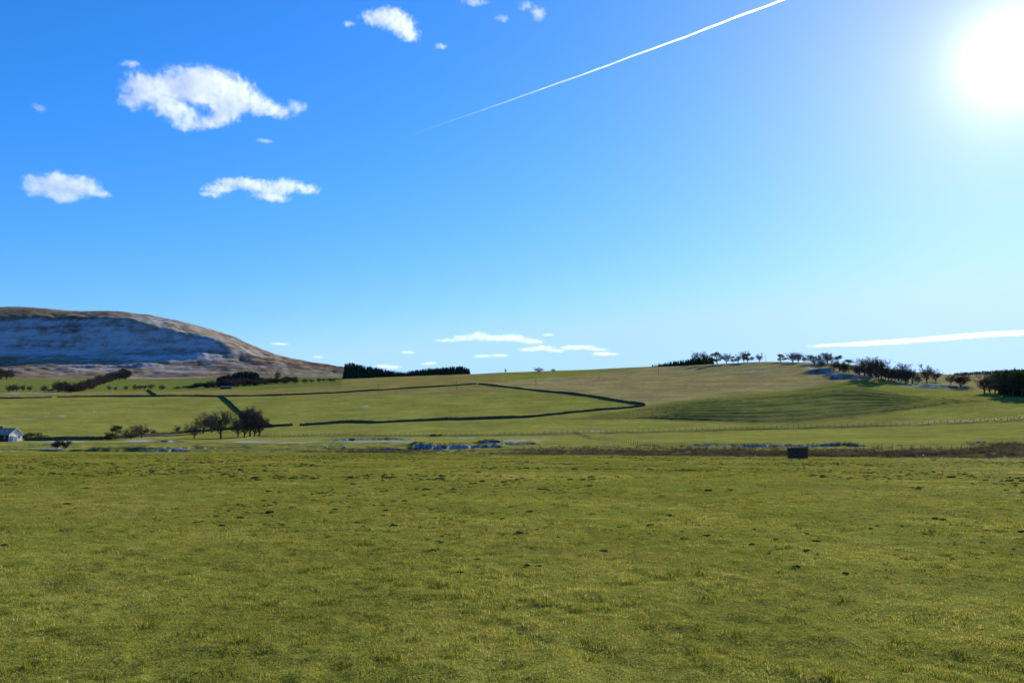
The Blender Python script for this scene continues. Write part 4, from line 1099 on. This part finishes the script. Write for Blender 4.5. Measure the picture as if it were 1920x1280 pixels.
for r0, r1, dens, sxy, sz in ((3.2, 9, 230, 1.0, 1.0), (9, 16, 130, 1.3, 1.1), (16, 30, 60, 1.9, 1.2), (30, 55, 22, 2.9, 1.35), (55, 100, 8.0, 4.6, 1.5), (100, 190, 2.6, 7.5, 1.7)):
    a, r = ring(r0, r1, dens)
    k = r < az_i(EDGE_R, a) - 0.3
    a, r = a[k], r[k]; x, y = r * np.sin(a), r * np.cos(a)
    n = len(r); pch = fbm(x / 2.6, y / 2.6, 4, 81); pch2 = fbm(x / 11, y / 11, 3, 82)
    lush = fbm(x / 0.22, y / 0.22, 2, 83) + 0.2 * pch
    cell = 0.13 * max(1.0, r0 / 10.0)
    gap = fbm(x / cell, y / (cell * 1.6), 2, 88)
    idx = NR.randint(0, 4, n)
    tall = (lush > 0.36) | (NR.rand(n) < 0.03)
    idx = np.where(tall, 4 + NR.randint(0, 2, n), idx)
    idx = np.where(NR.rand(n) < 0.018, 6 + NR.randint(0, 2, n), idx)
    tint = 0.50 + 0.55 * pch + 0.35 * pch2 + NR.normal(0, 0.20, n) + 0.2 * gap - 0.12
    tint = np.where(tall, tint - 0.38, tint); tint = np.where(idx >= 6, 0.98, tint)
    sc = NR.uniform(0.75, 1.25, n)
    zs = sc * sz * np.clip(0.95 + 0.5 * pch + 0.5 * lush + 1.3 * gap, 0.3, 1.9)
    keep = gap > -0.24 + NR.uniform(-.06, .06, n)
    x, y, n, sc, zs, idx, tint = x[keep], y[keep], int(keep.sum()), sc[keep], zs[keep], idx[keep], tint[keep]
    PP.append(np.column_stack([x, y, ground(x, y)])); SS.append(np.column_stack([sc * sxy, sc * sxy, zs])); RR_.append(np.column_stack([NR.normal(0, .08, n), NR.normal(0, .08, n), NR.uniform(0, 6.28, n)]))
    II.append(idx); TT.append(tint)
scatter('grass', 'short tufted grass covering the flat meadow', 'grass', np.concatenate(PP), np.concatenate(SS), np.concatenate(RR_), np.concatenate(II), np.clip(np.concatenate(TT), 0, 1), protos)

# dark clods, droppings and tussocks that speckle the meadow
protos = []
for k in range(3):
    bm = bmesh.new(); bmesh.ops.create_icosphere(bm, subdivisions=2, radius=0.5); R = random.Random(40 + k)
    for v_ in bm.verts:
        v_.co *= 1 + R.uniform(-.25, .25); v_.co.z = max(v_.co.z, -.1)
    me = bpy.data.meshes.new('clod'); bm.to_mesh(me); bm.free()
    protos.append(me)
M_CLOD = simple('turf_clod', (0.055, 0.060, 0.016), 0.7, 14)
for me in protos:
    me.materials.append(M_CLOD)
a, r = ring(10, 150, 3.2); k = (r < az_i(EDGE_R, a) - 1); a, r = a[k], r[k]; x, y = r * np.sin(a), r * np.cos(a)
cl_ = fbm(x / 6, y / 6, 3, 85) + 0.25 * fbm(x / 30, y / 30, 2, 86); k = cl_ > 0.08 + NR.uniform(-.2, .25, len(x))
x, y, r = x[k], y[k], r[k]; n = len(x); sz = np.clip(NR.lognormal(-2.9, 0.5, n), 0.022, 0.17) * np.clip(r / 25, 0.28, 1.6)
scatter('turf_clods', 'dark clods and hummocks speckling the grazed meadow', 'turf', np.column_stack([x, y, ground(x, y)]), np.column_stack([sz * 1.7, sz * 1.1, sz * 0.6]), np.column_stack([np.zeros(n), np.zeros(n), NR.normal(0, .5, n)]),
        NR.randint(0, 3, n), np.zeros(n), protos)

# dead rushes and heathery growth on the bank
protos = [tuft('rush', 60 + k, 40, 0.30, 0.55, 0.022, 0.6, M_RUSH) for k in range(4)]
n = 60000
a = NR.uniform(rad(-38), rad(38), n); er_ = az_i(EDGE_R, a); r = er_ + NR.uniform(0.3, 105, n)
x, y = r * np.sin(a), r * np.cos(a); z = ground(x, y); px, py = to_px(x, y, z)
tz = fbm(x / 6, y / 6, 3, 87)
dn = blob(px, py, 1220, 850, 230, 8) + 1.1 * blob(px, py, 1500, 851, 260, 6) + 1.2 * blob(px, py, 1760, 851, 220, 6) + 0.9 * blob(px, py, 1890, 845, 60, 9) + 0.5 * blob(px, py, 1890, 834, 50, 4) + 0.7 * blob(px, py, 720, 846, 110, 3) + 0.25 * (r < er_ + 4)
for a0, a1, d, hh in SC_D[:10]:
    dn = dn + 0.5 * (a > a0 - .01) * (a < a1 + .01) * sstep(hh * 0.3, hh * 1.0, r - d) * sstep(hh + 4, hh + 1, r - d)
k = NR.rand(n) < dn * np.clip(0.55 + 2.0 * tz, 0, 1.2) * 0.75
x, y, z, r, tz = x[k], y[k], z[k], r[k], tz[k]; n = len(x)
sc = NR.uniform(0.7, 1.5, n)
scatter('rushes', 'brown dead rushes and rough growth along the river bank', 'rushes', np.column_stack([x, y, z]), np.column_stack([sc * 1.4, sc * 1.4, sc * NR.uniform(.5, 1.0, n)]), np.column_stack([NR.normal(0, .1, n), NR.normal(0, .1, n), NR.uniform(0, 6.28, n)]),
        NR.randint(0, 4, n), np.clip(0.45 + 0.8 * tz + NR.normal(0, .15, n), 0, 1), protos)
# ------------------------------------------------------------------ clouds: bodies of thin vapour at cumulus height, and a contrail
def cloud_material(name, puffs, dens, noise_m, wisp, seed, aniso=0.25):
    """puffs: (cx, cy, cz, rx, ry, rz) in metres, local to the cloud"""
    m = mat(name); t = NT(m)
    pos = t.n('ShaderNodeTexCoord').outputs['Object']
    warp = t.n('ShaderNodeTexNoise', {'Vector': t.n('ShaderNodeVectorMath', {0: pos, 1: (seed * 977.0, 0, 0)}, operation='ADD').outputs[0], 'Scale': 1.0 / noise_m, 'Detail': 5.0, 'Roughness': 0.58})
    off = t.n('ShaderNodeVectorMath', {0: t.n('ShaderNodeVectorMath', {0: warp.outputs['Color'], 1: (.5, .5, .5)}, operation='SUBTRACT').outputs[0], 'Scale': noise_m * 0.8}, operation='SCALE').outputs[0]
    wp = t.n('ShaderNodeVectorMath', {0: pos, 1: off}, operation='ADD').outputs[0]
    total = None
    for cx, cy, cz, rx, ry, rz in puffs:
        mp = t.n('ShaderNodeMapping', {'Vector': wp, 'Location': (-cx / rx, -cy / ry, -cz / rz), 'Scale': (1 / rx, 1 / ry, 1 / rz)}).outputs[0]
        d2 = t.n('ShaderNodeVectorMath', {0: mp, 1: mp}, operation='DOT_PRODUCT').outputs['Value']
        e = t.math('EXPONENT', t.math('MULTIPLY', d2, -1.9))
        total = e if total is None else t.math('ADD', total, e)
    fine = t.n('ShaderNodeTexNoise', {'Vector': wp, 'Scale': 2.6 / noise_m, 'Detail': 6.0, 'Roughness': 0.62}).outputs['Fac']
    fld = t.math('ADD', t.math('MINIMUM', total, 1.0), t.math('MULTIPLY', t.math('ADD', t.math('MULTIPLY', t.math('SUBTRACT', warp.outputs['Fac'], 0.5), 0.6), t.math('MULTIPLY', t.math('SUBTRACT', fine, 0.5), 1.5)), wisp))
    d = t.math('MULTIPLY', t.math('MULTIPLY', t.ramp(fld, 0.22, 1.30), t.ramp(total, 0.12, 0.34)), dens)
    v = t.n('ShaderNodeVolumeScatter', {'Color': (1, 1, 1, 1), 'Density': d, 'Anisotropy': aniso}).outputs[0]
    t.n('ShaderNodeOutputMaterial', {'Volume': v})
    m.cycles.volume_step_rate = 0.16
    return m
def cloud(label, puffs_px, alt, dens=1.0, wisp=1.45, group=None, depth=0.55, aniso=0.25):
    """puffs in photo pixels (x, y, rx, ry); the distance follows from the cloud base's height above ground"""
    q = np.array(puffs_px, float)
    cx, cy = q[:, 0].mean(), q[:, 1].mean()
    a, tt = az_tan(cx, cy); r = alt / float(tt)
    ctr = Vector((r * math.sin(a), r * math.cos(a), EYE + r * float(tt)))
    R = random.Random(int(cx * 7 + cy)); P = []
    sl_ = ctr.length
    k = sl_ / F / math.sqrt(1 + ((cx - CX) / F) ** 2 + ((cy - CY) / F) ** 2)  # metres per photo pixel across the view at that distance
    for x_, y_, rx, ry in q:
        a2, t2 = az_tan(x_, y_)
        hx = r * math.tan(float(a2 - a)); hz = r * float(t2) - r * float(tt)
        kx = sl_ / F
        P.append((hx, R.uniform(-.25, .25) * rx * kx, hz, rx * kx, max(rx * depth, ry) * kx, ry * kx))
    bm = bmesh.new()
    for px_, py_, pz_, rx, ry, rz in P:
        ret = bmesh.ops.create_icosphere(bm, subdivisions=2, radius=1.0)
        for v_ in ret['verts']:
            v_.co = Vector((v_.co.x * rx * 1.25 + px_, v_.co.y * ry * 1.25 + py_, v_.co.z * rz * 1.25 + pz_))
    me = bpy.data.meshes.new('cloud'); bm.to_mesh(me); bm.free()
    tmp = bpy.data.objects.new('cloud_tmp', me); COL.objects.link(tmp)
    rm = tmp.modifiers.new('r', 'REMESH'); rm.mode = 'VOXEL'; rm.voxel_size = max(6.0, min(p[5] for p in P) * 0.30)
    dg = bpy.context.evaluated_depsgraph_get()
    hull = bpy.data.meshes.new_from_object(tmp.evaluated_get(dg))
    bpy.data.objects.remove(tmp)
    nm = float(np.mean([p[5] for p in P])) * 1.5
    hull.materials.clear(); hull.materials.append(cloud_material('cloud_vapour', P, 0.40 * dens / nm, nm, wisp, R.random(), aniso))
    o = link('cloud', hull, label=label, category='cloud')
    if group:
        o['group'] = group
    o.location = ctr; o.rotation_euler = (0, 0, -float(a))
    return o
cloud('largest white cumulus cloud, ragged, with a blue hole near its base',
      [(255, 160, 32, 26), (248, 190, 28, 18), (300, 165, 40, 26), (350, 158, 48, 32), (395, 155, 48, 34), (440, 168, 46, 30), (480, 190, 46, 22), (520, 203, 36, 15), (560, 195, 20, 15), (320, 210, 32, 15), (350, 232, 38, 15), (400, 228, 36, 16), (430, 215, 26, 14), (300, 192, 26, 18), (375, 184, 40, 15), (430, 198, 32, 15), (335, 200, 18, 14), (352, 212, 20, 10), (400, 206, 22, 9), (245, 118, 24, 7)], 1300, 3.0)
cloud('flat-based white cumulus puff under the largest cloud', [(405, 353, 30, 10), (430, 345, 28, 13), (465, 343, 32, 14), (505, 352, 40, 16), (540, 345, 34, 17), (580, 355, 28, 13), (510, 370, 40, 8), (395, 365, 26, 7)], 1300, 2.8)
cloud('small soft white cloud lying level with the flat-based puff', [(65, 350, 26, 18), (100, 345, 34, 22), (135, 348, 34, 22), (165, 345, 26, 17), (120, 368, 36, 12), (190, 362, 24, 10)], 1300, 2.4)
cloud('compact bright cloud high above the contrail tail', [(700, 32, 30, 18), (735, 25, 34, 20), (755, 45, 34, 22), (770, 65, 24, 14), (655, 45, 14, 8), (825, 85, 18, 7)], 1300, 2.6)
cloud('thin ragged wisp of cloud between the bright cloud and contrail', [(890, 2, 34, 8), (985, 10, 20, 12), (1010, 28, 18, 18), (942, 36, 18, 8)], 1300, 1.3, 1.2)
cloud('faint wisp alone to the side of the largest cloud', [(76, 205, 14, 9), (70, 200, 10, 7)], 1300, 0.5)
cloud('faint shred of cloud trailing under the largest cloud', [(492, 262, 16, 6), (505, 265, 10, 4)], 1300, 0.7)
cloud('broad bank of low white cloud above the mid skyline', [(835, 639, 32, 4), (870, 634, 32, 8), (895, 627, 22, 9), (925, 634, 40, 9), (965, 634, 36, 9), (1000, 640, 34, 7)], 1300, 1.7, 1.1, depth=0.4)
cloud('long low cloud shelf right under the broad bank', [(990, 656, 28, 6), (1020, 652, 32, 7), (1045, 658, 24, 5)], 1300, 1.5, 1.1, depth=0.4)
cloud('low tapering cloud past the broad bank', [(1065, 652, 24, 6), (1095, 651, 32, 6), (1125, 655, 24, 3.5)], 1300, 1.5, 1.1, depth=0.4)
cloud('small flat cloud below the tapering one', [(1125, 663, 24, 4.5), (1145, 663, 24, 4)], 1300, 1.5, 1.0, depth=0.4)
for lb_, pf_ in (('small low cloud right beneath the broad bank', [(905, 667, 26, 5), (940, 666, 22, 5)]), ('tiny cloud above the end of the broad bank', [(1028, 628, 18, 4)]), ('tiny lone cloud above the dark plantation', [(765, 660, 20, 4.5)]),
                 ('soft low cloud resting on the dark plantation dip', [(735, 688, 26, 6), (715, 686, 18, 4)]), ('low cloud above the middle of the dark plantation', [(800, 682, 18, 5), (812, 680, 12, 5)]),
                 ('thin streak of cloud above the hill flank', [(525, 644, 24, 3)]), ('small flat cloud near the end of the hill flank', [(597, 669, 17, 3.5)])):
    cloud(lb_, pf_, 1300, 1.2, 1.0, depth=0.5)
cloud('long bright streak of cloud above the ridge trees', [(1545, 646, 40, 4), (1610, 643, 60, 5.5), (1690, 638, 70, 5.5), (1770, 634, 70, 5), (1850, 628, 70, 5), (1930, 622, 70, 5), (2010, 616, 70, 5)], 1500, 0.30, 1.1, depth=0.3, aniso=0.6)

def contrail():
    A, B = (700, 277), (1580, -44)
    alt = 9000.0; pts = []
    for f_ in np.linspace(0, 1, 90):
        x_, y_ = A[0] + (B[0] - A[0]) * f_, A[1] + (B[1] - A[1]) * f_ + 6 * math.sin(f_ * 3.1) + 0.7 * math.sin(f_ * 31) * f_
        a, tt = az_tan(x_, y_); r = alt / float(tt)
        pts.append(Vector((r * math.sin(a), r * math.cos(a), alt)))
    o = thing('contrail', 'thin white aircraft contrail slanting across the blue sky', 'contrail', pts[0])
    m = mat('contrail_ice'); t = NT(m)
    pos = t.n('ShaderNodeTexCoord').outputs['Object']
    al = t.n('ShaderNodeAttribute', attribute_name='along').outputs['Fac']
    n1, n2 = t.noise(pos, 1 / 260.0, 5, 0.65), t.noise(pos, 1 / 1500.0, 3)
    d = t.math('MULTIPLY', t.ramp(t.math('ADD', n1, t.math('MULTIPLY', n2, 0.6)), 0.35, 1.0, 0.35, 1.0), t.math('POWER', t.ramp(al, 0.0, 1.1, 0.0, 0.85), 1.25))
    sc_ = t.n('ShaderNodeAddShader', {0: t.n('ShaderNodeBsdfTranslucent', {'Color': (.7, .72, .75, 1)}).outputs[0], 1: t.n('ShaderNodeBsdfDiffuse', {'Color': (.25, .26, .27, 1)}).outputs[0]}).outputs[0]
    s_ = t.n('ShaderNodeMixShader', {0: d, 1: t.n('ShaderNodeBsdfTransparent').outputs[0], 2: sc_}).outputs[0]
    t.n('ShaderNodeOutputMaterial', {'Surface': s_})
    for off in (-1, 1):
        V, Fc, AL = [], [], []
        P = []; rr = []
        for i, p in enumerate(pts):
            f_ = i / 89
            w_ = (10 + 13 * f_) * (1 + 0.12 * math.sin(i * 1.7 + off) * math.sin(i * .53))
            P.append(p - pts[0] + Vector((0, 0, off * (6 + 11 * f_) * (1 + 0.25 * math.sin(i * 0.9 + off)))))
            rr.append(max(8, w_ * 0.62)); AL += [f_] * 8
        tube(V, Fc, P, rr, 8)
        me = pymesh('strand', V, Fc, m, True)
        at_ = me.attributes.new('along', 'FLOAT', 'POINT'); at_.data.foreach_set('value', AL)
        link('strand', me, o)
contrail()
